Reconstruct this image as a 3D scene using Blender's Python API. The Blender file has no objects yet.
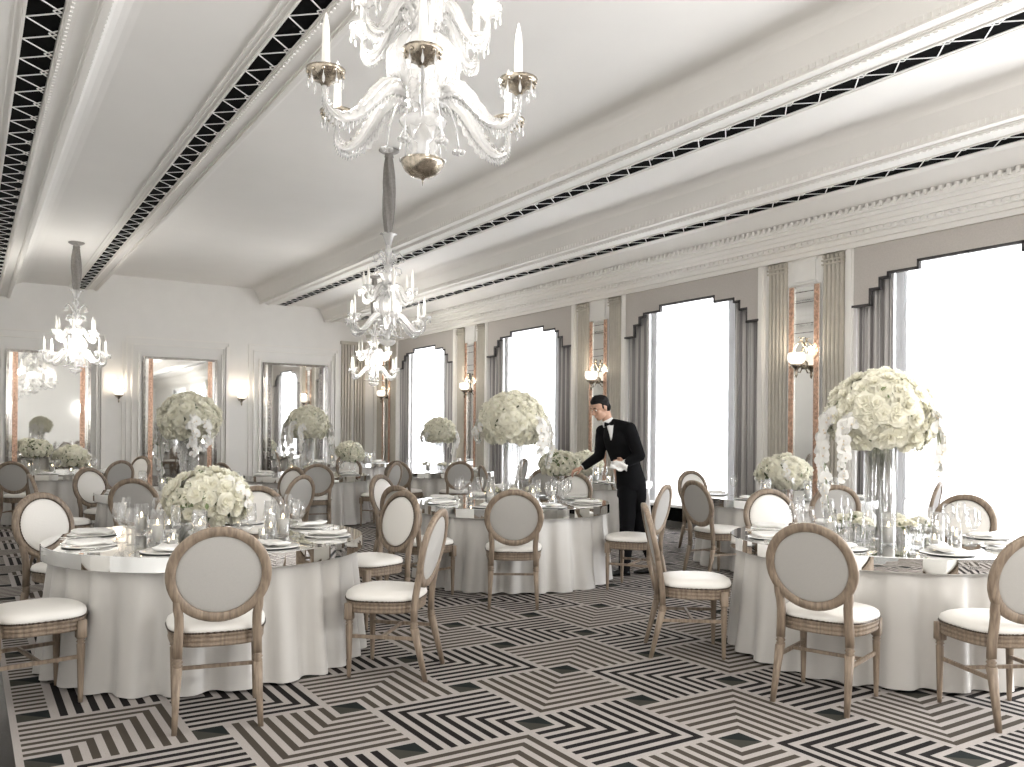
import bpy, bmesh, math, random
from mathutils import Vector, Matrix, Euler
PI = math.pi
random.seed(7)
D = bpy.data
COL = bpy.context.scene.collection
TH = .5729                                  # camera heading east of the room's long axis
CT, ST = math.cos(TH), math.sin(TH)

# ------------------------------------------------------------------ materials
def newmat(name):
    m = D.materials.new(name); m.use_nodes = True
    nt = m.node_tree
    return m, nt, nt.nodes['Principled BSDF']
def mat(name, col, rough=.5, metal=0., noise=0., scale=20., bump=0., bscale=200., **kw):
    m, nt, b = newmat(name)
    b.inputs['Base Color'].default_value = (*col, 1)
    b.inputs['Roughness'].default_value = rough
    b.inputs['Metallic'].default_value = metal
    for k, v in kw.items(): b.inputs[k.replace('_', ' ')].default_value = v
    tc = nt.nodes.new('ShaderNodeTexCoord')
    if noise:
        n = nt.nodes.new('ShaderNodeTexNoise'); n.inputs['Scale'].default_value = scale
        n.inputs['Detail'].default_value = 4
        nt.links.new(tc.outputs['Object'], n.inputs['Vector'])
        r = nt.nodes.new('ShaderNodeValToRGB')
        r.color_ramp.elements[0].position = .3; r.color_ramp.elements[1].position = .7
        r.color_ramp.elements[0].color = (*[c * (1 - noise) for c in col], 1)
        r.color_ramp.elements[1].color = (*[min(1, c * (1 + noise)) for c in col], 1)
        nt.links.new(n.outputs['Fac'], r.inputs[0]); nt.links.new(r.outputs[0], b.inputs['Base Color'])
    if bump:
        n = nt.nodes.new('ShaderNodeTexNoise'); n.inputs['Scale'].default_value = bscale
        nt.links.new(tc.outputs['Object'], n.inputs['Vector'])
        bp = nt.nodes.new('ShaderNodeBump'); bp.inputs['Strength'].default_value = bump
        bp.inputs['Distance'].default_value = .01
        nt.links.new(n.outputs['Fac'], bp.inputs['Height']); nt.links.new(bp.outputs[0], b.inputs['Normal'])
    return m
def woodmat(name, a, b2):
    m, nt, b = newmat(name)
    tc = nt.nodes.new('ShaderNodeTexCoord'); mp = nt.nodes.new('ShaderNodeMapping')
    mp.inputs['Scale'].default_value = (60, 60, 5)
    n = nt.nodes.new('ShaderNodeTexNoise'); n.inputs['Scale'].default_value = 1.; n.inputs['Detail'].default_value = 5
    r = nt.nodes.new('ShaderNodeValToRGB'); r.color_ramp.elements[0].position = .35; r.color_ramp.elements[1].position = .68
    r.color_ramp.elements[0].color = (*a, 1); r.color_ramp.elements[1].color = (*b2, 1)
    L = nt.links.new
    L(tc.outputs['Object'], mp.inputs[0]); L(mp.outputs[0], n.inputs['Vector']); L(n.outputs['Fac'], r.inputs[0])
    L(r.outputs[0], b.inputs['Base Color']); b.inputs['Roughness'].default_value = .5
    return m
def glassmat(name, tint=(1, 1, 1), amount=.12, edge=.75, rough=.02):
    """thin clear glass: passes light straight, reflects at the edges"""
    m = D.materials.new(name); m.use_nodes = True; nt = m.node_tree; nt.nodes.clear(); L = nt.links.new
    out = nt.nodes.new('ShaderNodeOutputMaterial'); mix = nt.nodes.new('ShaderNodeMixShader')
    tr = nt.nodes.new('ShaderNodeBsdfTransparent'); gl = nt.nodes.new('ShaderNodeBsdfGlossy')
    lw = nt.nodes.new('ShaderNodeLayerWeight'); lw.inputs['Blend'].default_value = .35
    mr = nt.nodes.new('ShaderNodeMapRange'); mr.inputs[3].default_value = amount; mr.inputs[4].default_value = edge
    tr.inputs[0].default_value = (*tint, 1); gl.inputs['Roughness'].default_value = rough
    L(lw.outputs['Facing'], mr.inputs[0]); L(mr.outputs[0], mix.inputs[0])
    L(tr.outputs[0], mix.inputs[1]); L(gl.outputs[0], mix.inputs[2]); L(mix.outputs[0], out.inputs[0])
    return m
def translucent(name, col, fac=.5, transp=0.):
    m = D.materials.new(name); m.use_nodes = True; nt = m.node_tree; nt.nodes.clear(); L = nt.links.new
    out = nt.nodes.new('ShaderNodeOutputMaterial'); mix = nt.nodes.new('ShaderNodeMixShader')
    d = nt.nodes.new('ShaderNodeBsdfDiffuse'); t = nt.nodes.new('ShaderNodeBsdfTranslucent')
    d.inputs[0].default_value = t.inputs[0].default_value = (*col, 1); mix.inputs[0].default_value = fac
    L(d.outputs[0], mix.inputs[1]); L(t.outputs[0], mix.inputs[2]); last = mix
    if transp:
        m2 = nt.nodes.new('ShaderNodeMixShader'); tr = nt.nodes.new('ShaderNodeBsdfTransparent')
        m2.inputs[0].default_value = transp
        L(mix.outputs[0], m2.inputs[1]); L(tr.outputs[0], m2.inputs[2]); last = m2
    L(last.outputs[0], out.inputs[0])
    return m
def emit(name, col, s):
    m, nt, b = newmat(name)
    b.inputs['Base Color'].default_value = (*col, 1)
    b.inputs['Emission Color'].default_value = (*col, 1); b.inputs['Emission Strength'].default_value = s
    return m

class NG:
    """small helper that writes math nodes"""
    def __init__(s, nt): s.nt = nt
    def m(s, op, *a, clamp=False):
        n = s.nt.nodes.new('ShaderNodeMath'); n.operation = op; n.use_clamp = clamp
        for i, v in enumerate(a):
            if isinstance(v, (int, float)): n.inputs[i].default_value = v
            else: s.nt.links.new(v, n.inputs[i])
        return n.outputs[0]
    def mix(s, f, a, b):
        n = s.nt.nodes.new('ShaderNodeMix'); n.data_type = 'RGBA'
        s.nt.links.new(f, n.inputs[0])
        for i, v in ((6, a), (7, b)):
            if isinstance(v, tuple): n.inputs[i].default_value = (*v, 1)
            else: s.nt.links.new(v, n.inputs[i])
        return n.outputs[2]

def carpet_material():
    m, nt, b = newmat('patterned_carpet'); g = NG(nt); M = g.m
    geo = nt.nodes.new('ShaderNodeNewGeometry'); sp = nt.nodes.new('ShaderNodeSeparateXYZ')
    nt.links.new(geo.outputs['Position'], sp.inputs[0])
    G = .702; B = .105; L = .835; P = (L - B) / 7
    x = M('DIVIDE', M('SUBTRACT', sp.outputs[0], .3002), G)
    y = M('DIVIDE', M('SUBTRACT', sp.outputs[1], 4.1999), G)
    def block(cx, cy, sx, sy):
        u = M('SUBTRACT', M('FLOORED_MODULO', M('ADD', M('MULTIPLY', M('SUBTRACT', x, cx), sx), B), 2), B)
        v = M('SUBTRACT', M('FLOORED_MODULO', M('ADD', M('MULTIPLY', M('SUBTRACT', y, cy), sy), B), 2), B)
        mx = M('MAXIMUM', u, v)
        band = M('GREATER_THAN', M('FRACT', M('DIVIDE', M('SUBTRACT', mx, B), P)), .5)
        return M('MULTIPLY', M('MULTIPLY', band, M('GREATER_THAN', mx, B)), M('LESS_THAN', mx, L))
    olive = M('ADD', block(0, 0, 1, 1), block(0, 0, -1, -1), clamp=True)
    dark = M('ADD', block(1, 1, 1, -1), block(1, 1, -1, 1), clamp=True)
    fx = M('SUBTRACT', M('FRACT', M('ADD', x, .5)), .5); fy = M('SUBTRACT', M('FRACT', M('ADD', y, .5)), .5)
    sq = M('LESS_THAN', M('MAXIMUM', M('ABSOLUTE', fx), M('ABSOLUTE', fy)), B)
    tri = M('GREATER_THAN', M('ADD', fx, fy), 0)
    ns = nt.nodes.new('ShaderNodeTexNoise'); ns.inputs['Scale'].default_value = 160; ns.inputs['Detail'].default_value = 2
    nt.links.new(geo.outputs['Position'], ns.inputs['Vector'])
    light = g.mix(ns.outputs['Fac'], (.27, .245, .23), (.455, .42, .395))
    c = g.mix(olive, light, (.062, .052, .042))
    c = g.mix(dark, c, (.014, .012, .012))
    c = g.mix(sq, c, g.mix(tri, (.045, .044, .036), (.014, .017, .017)))
    edge = M('LESS_THAN', sp.outputs[0], .226)
    c = g.mix(edge, c, light)
    nt.links.new(c, b.inputs['Base Color'])
    b.inputs['Roughness'].default_value = .95; b.inputs['Specular IOR Level'].default_value = .1
    bp = nt.nodes.new('ShaderNodeBump'); bp.inputs['Strength'].default_value = .3; bp.inputs['Distance'].default_value = .004
    nt.links.new(ns.outputs['Fac'], bp.inputs['Height']); nt.links.new(bp.outputs[0], b.inputs['Normal'])
    return m

M_ = dict(
    carpet=carpet_material(),
    dark_floor=mat('dark_polished_floor', (.012, .013, .014), .25, noise=.3, scale=6),
    wall=mat('warm_white_wall_paint', (.83, .815, .785), .6, noise=.015, scale=3),
    ceiling=mat('ceiling_paint', (.83, .81, .775), .7, noise=.01, scale=2),
    trim=mat('trim_paint', (.85, .83, .79), .45),
    beam=mat('beam_paint', (.80, .775, .735), .5),
    gap=mat('grey_baseboard_paint', (.25, .24, .22), .6),  # plain grey paint of the window-wall baseboard
    black=mat('grille_black', (.004, .004, .004), .9, Specular_IOR_Level=.05),
    lattice=mat('lattice_white', (.88, .87, .85), .4),
    wood=woodmat('weathered_wood', (.180, .134, .096), (.320, .250, .184)),
    seat=mat('ivory_leather', (.80, .775, .73), .42, bump=.08, bscale=90),
    linen=mat('grey_linen', (.43, .415, .39), .8, noise=.06, scale=300),
    nail=mat('dark_bronze_nails', (.08, .06, .045), .35, metal=.8),
    cloth=mat('satin_cloth', (.58, .56, .53), .45, noise=.02, scale=4, Sheen_Weight=.2),
    mirror=mat('mirror_glass', (.80, .80, .785), .015, metal=1.),
    walmir=mat('wall_mirror_glass', (.82, .82, .80), .03, metal=1.),
    silver=mat('silver', (.72, .70, .67), .18, metal=1.),
    smoky=mat('smoked_silver', (.42, .37, .30), .25, metal=1., noise=.35, scale=60),
    antique=mat('antique_mirror', (.35, .33, .31), .12, metal=1., noise=.5, scale=30),
    copper=mat('copper_strip', (.58, .39, .29), .3, metal=.7, noise=.35, scale=25),
    fabric=mat('taupe_valance_fabric', (.53, .495, .46), .8, noise=.05, scale=60),
    darktrim=mat('charcoal_braid', (.06, .055, .055), .7),
    pilaster=mat('pilaster_paint', (.50, .465, .40), .5, noise=.05, scale=8),
    china=mat('white_china', (.82, .81, .78), .15),
    napkin=mat('white_linen', (.84, .83, .80), .8),
    petal=translucent('cream_petals', (.93, .91, .80), .34),
    orchid=translucent('white_orchid_petals', (.94, .93, .90), .30),
    leaf=mat('green_leaves', (.16, .20, .09), .6, noise=.3, scale=30),
    throat=mat('orchid_throat', (.82, .72, .58), .6),
    glass=glassmat('clear_glass', amount=.05, edge=.6),
    vglass=glassmat('vase_glass', amount=.07, edge=.6),
    pane=glassmat('window_glass', amount=.04, edge=.3),
    bulbglass=emit('lit_frosted_shade', (1., .93, .83), .62),
    wax=mat('ivory_wax', (.90, .88, .82), .45),
    flame=emit('candle_flame', (1., .78, .48), 9.),
    sleeve=mat('grey_silk_sleeve', (.24, .225, .21), .45, noise=.15, scale=30),
    sheer=translucent('sheer_voile', (.93, .93, .94), .60, .06),
    voile=translucent('silver_voile', (.74, .74, .745), .08),
    suit=mat('black_suit_wool', (.0045, .0045, .0055), .85, Specular_IOR_Level=.15),
    skin=mat('skin', (.50, .30, .21), .5, noise=.05, scale=20),
    shirt=mat('white_shirt', (.80, .80, .80), .7),
    hair=mat('black_hair', (.005, .004, .004), .7, bump=.3, bscale=250, Specular_IOR_Level=.2),
    shoe=mat('black_leather', (.010, .010, .010), .2),
    white=mat('white_gloss_paint', (.80, .79, .76), .3),
)
def curtain_mat():
    m, nt, b = newmat('striped_grey_curtain'); g = NG(nt)
    tc = nt.nodes.new('ShaderNodeTexCoord'); sp = nt.nodes.new('ShaderNodeSeparateXYZ')
    nt.links.new(tc.outputs['Object'], sp.inputs[0])
    f = g.m('GREATER_THAN', g.m('SINE', g.m('MULTIPLY', sp.outputs[1], 130)), .1)
    c = g.mix(f, (.34, .32, .315), (.66, .635, .615))
    nt.links.new(c, b.inputs['Base Color']); b.inputs['Roughness'].default_value = .6
    b.inputs['Sheen Weight'].default_value = .3
    return m
M_['curtain'] = curtain_mat()
def crystal_mat():
    m = D.materials.new('cut_crystal'); m.use_nodes = True; nt = m.node_tree; nt.nodes.clear(); L = nt.links.new; N = nt.nodes.new
    out = N('ShaderNodeOutputMaterial'); d = N('ShaderNodeBsdfDiffuse'); t = N('ShaderNodeBsdfTranslucent'); tr = N('ShaderNodeBsdfTransparent'); gl = N('ShaderNodeBsdfGlossy')
    d.inputs[0].default_value = t.inputs[0].default_value = (.88, .87, .85, 1); gl.inputs['Roughness'].default_value = .08
    m1 = N('ShaderNodeMixShader'); m2 = N('ShaderNodeMixShader'); m3 = N('ShaderNodeMixShader'); m1.inputs[0].default_value = .45; m2.inputs[0].default_value = .52
    lw = N('ShaderNodeLayerWeight'); lw.inputs['Blend'].default_value = .3; mr = N('ShaderNodeMapRange'); mr.inputs[3].default_value = .10; mr.inputs[4].default_value = .7
    tc = N('ShaderNodeTexCoord'); nz = N('ShaderNodeTexVoronoi'); nz.inputs['Scale'].default_value = 55; bp = N('ShaderNodeBump'); bp.inputs['Strength'].default_value = .7; bp.inputs['Distance'].default_value = .006
    L(tc.outputs['Object'], nz.inputs['Vector']); L(nz.outputs['Distance'], bp.inputs['Height'])
    for x in (d, t, gl): L(bp.outputs[0], x.inputs['Normal'])
    L(d.outputs[0], m1.inputs[1]); L(t.outputs[0], m1.inputs[2]); L(m1.outputs[0], m2.inputs[1]); L(tr.outputs[0], m2.inputs[2])
    L(lw.outputs['Facing'], mr.inputs[0]); L(mr.outputs[0], m3.inputs[0]); L(m2.outputs[0], m3.inputs[1]); L(gl.outputs[0], m3.inputs[2]); L(m3.outputs[0], out.inputs[0])
    return m
M_['crystal'] = crystal_mat()

# ------------------------------------------------------------------ mesh builder
class MB:
    def __init__(s): s.v = []; s.f = []; s.mi = []; s.sm = []; s.cur = 0; s.smooth = True
    def add(s, vs, fs, smooth=None):
        o = len(s.v); s.v.extend(tuple(v) for v in vs)
        for f in fs:
            s.f.append([i + o for i in f]); s.mi.append(s.cur); s.sm.append(s.smooth if smooth is None else smooth)
    def box(s, x0, x1, y0, y1, z0, z1):
        v = [(x, y, z) for x in (x0, x1) for y in (y0, y1) for z in (z0, z1)]
        s.add(v, [(0, 1, 3, 2), (4, 6, 7, 5), (0, 4, 5, 1), (2, 3, 7, 6), (0, 2, 6, 4), (1, 5, 7, 3)], False)
    def obox(s, p, q, w, h, up=(0, 0, 1)):
        """bar from p to q, w across, h along up"""
        p, q, up = Vector(p), Vector(q), Vector(up)
        d = (q - p).normalized(); a = d.cross(up).normalized() * w / 2; u = a.cross(d).normalized() * h / 2
        v = [e + sa * a + su * u for e in (p, q) for sa in (-1, 1) for su in (-1, 1)]
        s.add(v, [(0, 1, 3, 2), (4, 6, 7, 5), (0, 4, 5, 1), (2, 3, 7, 6), (0, 2, 6, 4), (1, 5, 7, 3)], False)
    def loops(s, loops, closed=True, cap0=True, cap1=True):
        n = len(loops[0]); vs = [v for l in loops for v in l]; fs = []
        for i in range(len(loops) - 1):
            for j in range(n if closed else n - 1):
                k = (j + 1) % n
                fs.append((i * n + j, i * n + k, (i + 1) * n + k, (i + 1) * n + j))
        if cap0: fs.append(tuple(range(n - 1, -1, -1)))
        if cap1: fs.append(tuple(range((len(loops) - 1) * n, len(loops) * n)))
        s.add(vs, fs)
    def lathe(s, prof, n=16, c=(0, 0, 0), cap=True, tilt=None):
        ls = []
        for r, z in prof:
            l = [Vector((max(r, 1e-4) * math.cos(2 * PI * i / n), max(r, 1e-4) * math.sin(2 * PI * i / n), z)) for i in range(n)]
            if tilt: l = [tilt @ p for p in l]
            ls.append([p + Vector(c) for p in l])
        s.loops(ls, True, cap, cap)
    def tube(s, pts, rad, n=8, cap=True):
        pts = [Vector(p) for p in pts]; ls = []
        if isinstance(rad, (int, float)): rad = [rad] * len(pts)
        ref = Vector((0, 0, 1))
        d0 = (pts[1] - pts[0]).normalized()
        if abs(d0.z) > .9: ref = Vector((1, 0, 0))
        a = d0.cross(ref).normalized()
        for i, p in enumerate(pts):
            d = (pts[min(i + 1, len(pts) - 1)] - pts[max(i - 1, 0)]).normalized()
            a = (a - d * a.dot(d)).normalized(); b = d.cross(a)
            ls.append([p + rad[i] * (math.cos(2 * PI * k / n) * a + math.sin(2 * PI * k / n) * b) for k in range(n)])
        s.loops(ls, True, cap, cap)
    def ball(s, c, r, n=10, m=6):
        if isinstance(r, (int, float)): r = (r, r, r)
        ls = []
        for i in range(1, m):
            t = PI * i / m
            ls.append([(c[0] + r[0] * math.sin(t) * math.cos(2 * PI * k / n), c[1] + r[1] * math.sin(t) * math.sin(2 * PI * k / n), c[2] - r[2] * math.cos(t)) for k in range(n)])
        o = len(s.v); s.loops(ls, True, False, False)
        lo = len(s.v); s.add([(c[0], c[1], c[2] - r[2]), (c[0], c[1], c[2] + r[2])], [])
        k0 = o + (m - 2) * n
        for k in range(n):
            s.f.append([lo, o + (k + 1) % n, o + k]); s.f.append([lo + 1, k0 + k, k0 + (k + 1) % n]); s.mi += [s.cur] * 2; s.sm += [s.smooth] * 2
    def build(s, name, mats, parent=None, label=None):
        me = D.meshes.new(name); me.from_pydata(s.v, [], s.f)
        if not isinstance(mats, (list, tuple)): mats = [mats]
        for m in mats: me.materials.append(m)
        me.polygons.foreach_set('material_index', s.mi); me.polygons.foreach_set('use_smooth', s.sm)
        me.update()
        bm = bmesh.new(); bm.from_mesh(me); bmesh.ops.recalc_face_normals(bm, faces=bm.faces); bm.to_mesh(me); bm.free()
        o = D.objects.new(name, me); COL.objects.link(o)
        if parent: o.parent = parent
        if label: o['label'] = label
        return o
def tag(o, label, cat, group=None):
    o['label'] = label; o['category'] = cat
    if group: o['group'] = group
    return o
def empty(name, loc=(0, 0, 0), rz=0.):
    o = D.objects.new(name, None); COL.objects.link(o); o.location = loc; o.rotation_euler = (0, 0, rz)
    o.empty_display_size = .1
    return o
def struct(o): o['kind'] = 'structure'; return o
def copy_tree(o, parent=None):
    c = o.copy(); COL.objects.link(c)
    if parent: c.parent = parent
    for ch in list(o.children): copy_tree(ch, c)
    return c
def place(proto, used, loc, rz, label, group=None):
    o = proto if not used else copy_tree(proto)
    o.location = loc; o.rotation_euler = (0, 0, rz); o['label'] = label
    if group: o['group'] = group
    return o

# ------------------------------------------------------------------ the room
X0, X1, Y0, Y1 = -.6, 9.3, -10., 21.3
def slab(name, x0, x1, y0, y1, z0, z1, m):
    b = MB(); b.box(x0, x1, y0, y1, z0, z1); return struct(b.build(name, m))
fl = MB(); fl.box(.195, X1, Y0, Y1, -.1, 0)
fl.cur = 1; fl.box(X0, .195, Y0, Y1, -.1, -.002)
struct(fl.build('floor', [M_['carpet'], M_['dark_floor']]))
slab('wall_left', X0 - .2, X0, Y0 - .2, Y1 + .2, -.1, 5.4, M_['wall'])
slab('wall_end', X0 - .2, X1 + .5, Y1, Y1 + .25, -.1, 5.4, M_['wall'])
slab('wall_back', X0 - .2, X1 + .5, Y0 - .25, Y0, -.1, 5.4, M_['wall'])

# stepped ceiling: a cross-section drawn in (x, z) and run the length of the room
def extrude(name, prof, m, y0=Y0, y1=Y1, smooth=False):
    b = MB(); b.smooth = smooth
    b.loops([[(x, y0, z) for x, z in prof], [(x, y1, z) for x, z in prof]], closed=False, cap0=False, cap1=False)
    return struct(b.build(name, m))
def arc(cx, cz, rx, rz, a0, a1, n=10):
    return [(cx + rx * math.cos(math.radians(a0 + (a1 - a0) * i / n)), cz + rz * math.sin(math.radians(a0 + (a1 - a0) * i / n))) for i in range(n + 1)]
ceil = [(X0, 4.33), (.15, 4.33), (.15, 4.30), (.80, 4.30)]
ceil += [(.80, 4.40)] + arc(1.10, 4.44, .26, .20, 180, 90, 6)
ceil += [(1.8, 4.64), (1.94, 4.64), (1.94, 4.62), (2.50, 4.62)]
ceil += [(2.50, 4.72)] + arc(2.85, 4.76, .30, .24, 180, 90, 8)
ceil += arc(5.97, 4.88, .12, .12, 90, 0, 8) + [(6.17, 4.70), (6.17, 4.65), (6.92, 4.65)]
ceil += [(6.92, 4.66)] + arc(7.66, 4.55, .11, .11, 90, 0, 8) + [(7.86, 4.38), (7.86, 4.34), (8.64, 4.34)]
ceil += [(8.64, 4.355), (8.72, 4.355), (8.78, 4.345), (8.81, 4.31), (8.905, 4.20), (8.97, 4.18), (8.97, 4.10), (X1 + .3, 4.10), (X1 + .3, 5.5), (X0, 5.5), (X0, 4.33)]
extrude('ceiling', ceil, M_['ceiling'])

# mouldings along each beam: raised fillets, a bead row and a dentil row
def beam_trim(name, xd, sgn, z, xl):
    """xd: dentil edge, sgn: +1 when the grille lies at larger x, z underside, xl inner edge of the grille"""
    b = MB(); b.smooth = False
    def rib(a, w, h):
        x = xd + sgn * a; b.box(min(x, x + sgn * w), max(x, x + sgn * w), Y0, Y1, z - h, z)
    rib(0, .05, .030); rib(.05, .02, .018); rib(.17, .02, .012); rib(.19, .05, .026); rib(.24, .015, .012)
    w = abs(xl - xd)
    rib(w - .02, .02, .014); rib(w + .215, .02, .014)
    if w + .30 < .8: rib(w + .27, .012, .008)
    y = 0.
    while y < Y1 - .05:
        x = xd - sgn * .012; b.box(min(x, x + sgn * .03), max(x, x + sgn * .03), y, y + .035, z - .012, z + .035)
        x = xd + sgn * .205; b.box(min(x, x + sgn * .02), max(x, x + sgn * .02), y, y + .04, z - .034, z - .026)
        y += .07
    return struct(b.build(name, M_['beam']))
beam_trim('trim_1', .80, -1, 4.30, .545)
beam_trim('trim_2', 2.50, -1, 4.62, 2.265)
beam_trim('trim_3', 6.17, 1, 4.65, 6.635)
beam_trim('trim_4', 7.86, 1, 4.34, 8.37)
# soft gap line beside each face
GR = [('farthest left, at the picture edge', .33, .54, 4.30, 6.739), ('left, running down to the small left chandelier', 2.045, 2.26, 4.62, 6.366),
      ('long right one nearest the ceiling centre', 6.85, 6.635, 4.65, 3.68), ('right-hand one nearest the windows', 8.58, 8.37, 4.34, 4.51)]
for lab, xa, xb, z, ph in GR:
    t = empty('ceiling_grille', ((xa + xb) / 2, 8, z)); t.location = (0, 0, 0)
    tag(t, 'black ceiling grille strip with white zigzag lattice, ' + lab, 'grille', 'zigzag ceiling grilles')
    b = MB(); b.box(min(xa, xb), max(xa, xb), Y0 + .02, Y1 - .02, z - .006, z + .004); b.build('backing', M_['black'], t)
    b = MB(); P = .393; k0 = int((Y0 - ph) / P) + 1; y = ph + k0 * P; s = 1 if xb > xa else -1
    while y < Y1 - .3:
        zz = z - .009
        b.obox((xa, y, zz), (xb, y - P * .5, zz), .010, .006)
        b.obox((xa, y, zz), (xb, y + P * .5, zz), .010, .006)
        xm = xb - s * .055
        b.obox((xm, y - .5 * P, zz), (xb, y - P * .30, zz), .008, .006)
        b.obox((xm, y - .5 * P, zz), (xb, y - P * .70, zz), .008, .006)
        y += P
    b.build('zigzag_lattice', M_['lattice'], t)
t = MB(); t.smooth = False                                                # window wall cornice
for a, z0, z1 in ((8.93, 4.10, 4.16), (8.97, 4.06, 4.10), (9.02, 4.00, 4.06), (9.05, 3.95, 4.00), (9.10, 3.90, 3.95), (9.17, 3.84, 3.90), (9.22, 3.78, 3.84)):
    t.box(a, X1 + .1, 0 + Y0, Y1, z0, z1)
y = 1.
while y < Y1 - .1:
    t.box(8.90, 8.95, y, y + .035, 4.13, 4.19); t.box(9.075, 9.12, y, y + .055, 3.91, 3.945); y += .09
struct(t.build('trim_5', M_['trim']))

# end wall: three tall mirrors in stepped surrounds
def rect_frame(b, x0, x1, z0, z1, w, y, d):
    b.box(x0, x0 + w, y - d, y, z0, z1); b.box(x1 - w, x1, y - d, y, z0, z1); b.box(x0 + w, x1 - w, y - d, y, z1 - w, z1)
EM = [(.74, 2.39), (3.48, 5.16), (6.28, 7.96)]
n = 6
for i, (a, c) in enumerate(EM):
    b = MB()
    rect_frame(b, a - .36, c + .30, 0.1, 3.62, .035, Y1, .035)
    rect_frame(b, a - .24, c + .18, 0.1, 3.46, .025, Y1, .045)
    b.box(c + .205, c + .265, Y1 - .07, Y1, .1, 3.5); b.box(c + .10, c + .14, Y1 - .055, Y1, .1, 3.3)
    b.box(a - .10, a - .05, Y1 - .05, Y1, .1, 3.26)
    struct(b.build('trim_%d' % n, M_['trim'])); n += 1
    lab = ['tall silver-framed wall mirror behind the small left chandelier', 'tall silver-framed wall mirror in the middle of the end wall', 'tall silver-framed wall mirror nearest the window corner'][i]
    t = empty('wall_mirror', ((a + c) / 2, Y1 - .005, .1)); tag(t, lab, 'mirror', 'tall mirrors on the end wall')
    h = (c - a) / 2
    b = MB(); rect_frame(b, -h, h, 0, 3.07, .055, 0, .05); b.box(-h, h, -.05, 0, 0, .05); b.build('mirror_frame', M_['antique'], t)
    b = MB(); b.box(-h + .05, h - .05, -.02, -.004, .05, 3.02); b.build('mirror_glass', M_['walmir'], t)
    for s in (-1, 1):
        for k in range(1):
            b = MB(); xx = s * (h - .17); b.box(xx - .05, xx + .05, -.035, -.02, .05, 3.02)
            z = .1
            while z < 3.0: b.ball((xx, -.036, z), (.022, .008, .022), 6, 4); z += .075
            b.build('copper_strip', M_['copper'] if i < 2 else M_['antique'], t)
        b = MB(); xx = s * (h - .085); b.box(xx - .012, xx + .012, -.03, -.02, .05, 3.02); b.build('bevel_strip', M_['silver'], t)
b = MB()                                                                 # wall panel at the far left
rect_frame(b, -.3, .25, .1, 3.3, .025, Y1, .03); b.box(2.62, 2.66, Y1 - .03, Y1, .1, 3.5); b.box(3.03, 3.06, Y1 - .03, Y1, .1, 3.5)
struct(b.build('trim_%d' % n, M_['trim'])); n += 1
b = MB(); b.box(X0, X1, Y1 - .03, Y1, 0, .14); struct(b.build('baseboard_end', M_['trim']))
b = MB(); b.box(X0, X0 + .03, Y0, Y1, 0, .14); struct(b.build('baseboard_left', M_['trim']))

# panelled double door and panels on the back wall (seen in the mirrors)
for k, (a, c) in enumerate(((1.0, 3.0), (5.6, 7.6))):
    b = MB(); b.box(a, c, Y0, Y0 + .05, 0, 2.9); rect = [(a + .08, (a + c) / 2 - .05), ((a + c) / 2 + .05, c - .08)]
    for x0, x1 in rect:
        for z0, z1 in ((.2, 1.0), (1.15, 2.75)):
            b.box(x0, x1, Y0 + .05, Y0 + .07, z0, z1); b.box(x0 + .06, x1 - .06, Y0 + .07, Y0 + .08, z0 + .06, z1 - .06)
    d = b.build('door_%d' % (k + 1), M_['white']); struct(d)
    q = MB(); q.lathe([(0, 0), (.02, .01), (.03, .03), (0, .05)], 10, ((a + c) / 2 + .06, Y0 + .09, 1.05)); q.build('door_handle', M_['silver'], d)
# left wall panels
b = MB()
for y in (1, 4.4, 7.8, 11.2, 14.6, 18):
    for (y0, y1) in ((y, y + 2.9),):
        b.box(X0, X0 + .03, y0, y0 + .04, .3, 3.6); b.box(X0, X0 + .03, y1 - .04, y1, .3, 3.6)
        b.box(X0, X0 + .03, y0, y1, 3.56, 3.6); b.box(X0, X0 + .03, y0, y1, .3, .34)
struct(b.build('trim_%d' % n, M_['trim'])); n += 1

# window wall: piers, openings
PC = [-5.90, -1.45, 2.95, 7.31, 11.63, 16.08, 20.48]              # pier centres
PH = .74
WIN = [(PC[k] + PH, PC[k + 1] - PH) for k in range(len(PC) - 1)]
b = MB(); b.smooth = False
b.box(X1 + .02, X1 + .3, Y0, PC[0] + PH, 0, 4.1)
for c in PC: b.box(X1, X1 + .3, max(c - PH, Y0), min(c + PH, Y1), 0, 4.1)
for a, c in WIN:
    b.box(X1, X1 + .3, a, c, 3.6, 4.1); b.box(X1, X1 + .3, a, c, 0, .30)
b.box(X1, X1 + .3, PC[-1] + PH, Y1, 0, 4.1)
struct(b.build('wall_windows', M_['wall']))
b = MB(); b.box(X1 - .03, X1, Y0, Y1, 0, .12); struct(b.build('baseboard_windows', M_['gap']))
PN = ['far corner', 'third pier from the front', 'second pier from the front', 'nearest']
PLAB = {3: 'nearest wall pier', 4: 'pier behind the waiter', 5: 'pier beyond the middle table', 6: 'far corner pier'}
WLAB = {2: 'right-hand window', 3: 'window right of the waiter', 4: 'window left of the waiter', 5: 'farthest window'}
def fluted(b, y0, y1, x, z0, z1, n=5, d=.05):
    w = (y1 - y0) / n
    for i in range(n):
        c = y0 + (i + .5) * w
        pr = [(x - d * math.sin(PI * k / 6), c - w * .46 * math.cos(PI * k / 6)) for k in range(7)]
        b.loops([[(px, py, z0) for px, py in pr], [(px, py, z1) for px, py in pr]], closed=False, cap0=False, cap1=False)
        b.smooth = True
    for z, h, dd in ((z1 - .02, .045, .055), (z1 - .11, .02, .045), (z1 - .16, .02, .042)):
        b.box(x - dd, x, y0 - .008, y1 + .008, z, z + h)
    for i in range(n): b.ball((x - .035, y0 + (i + .5) * w, z1 - .055), (.02, w * .42, .035), 8, 6)
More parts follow.
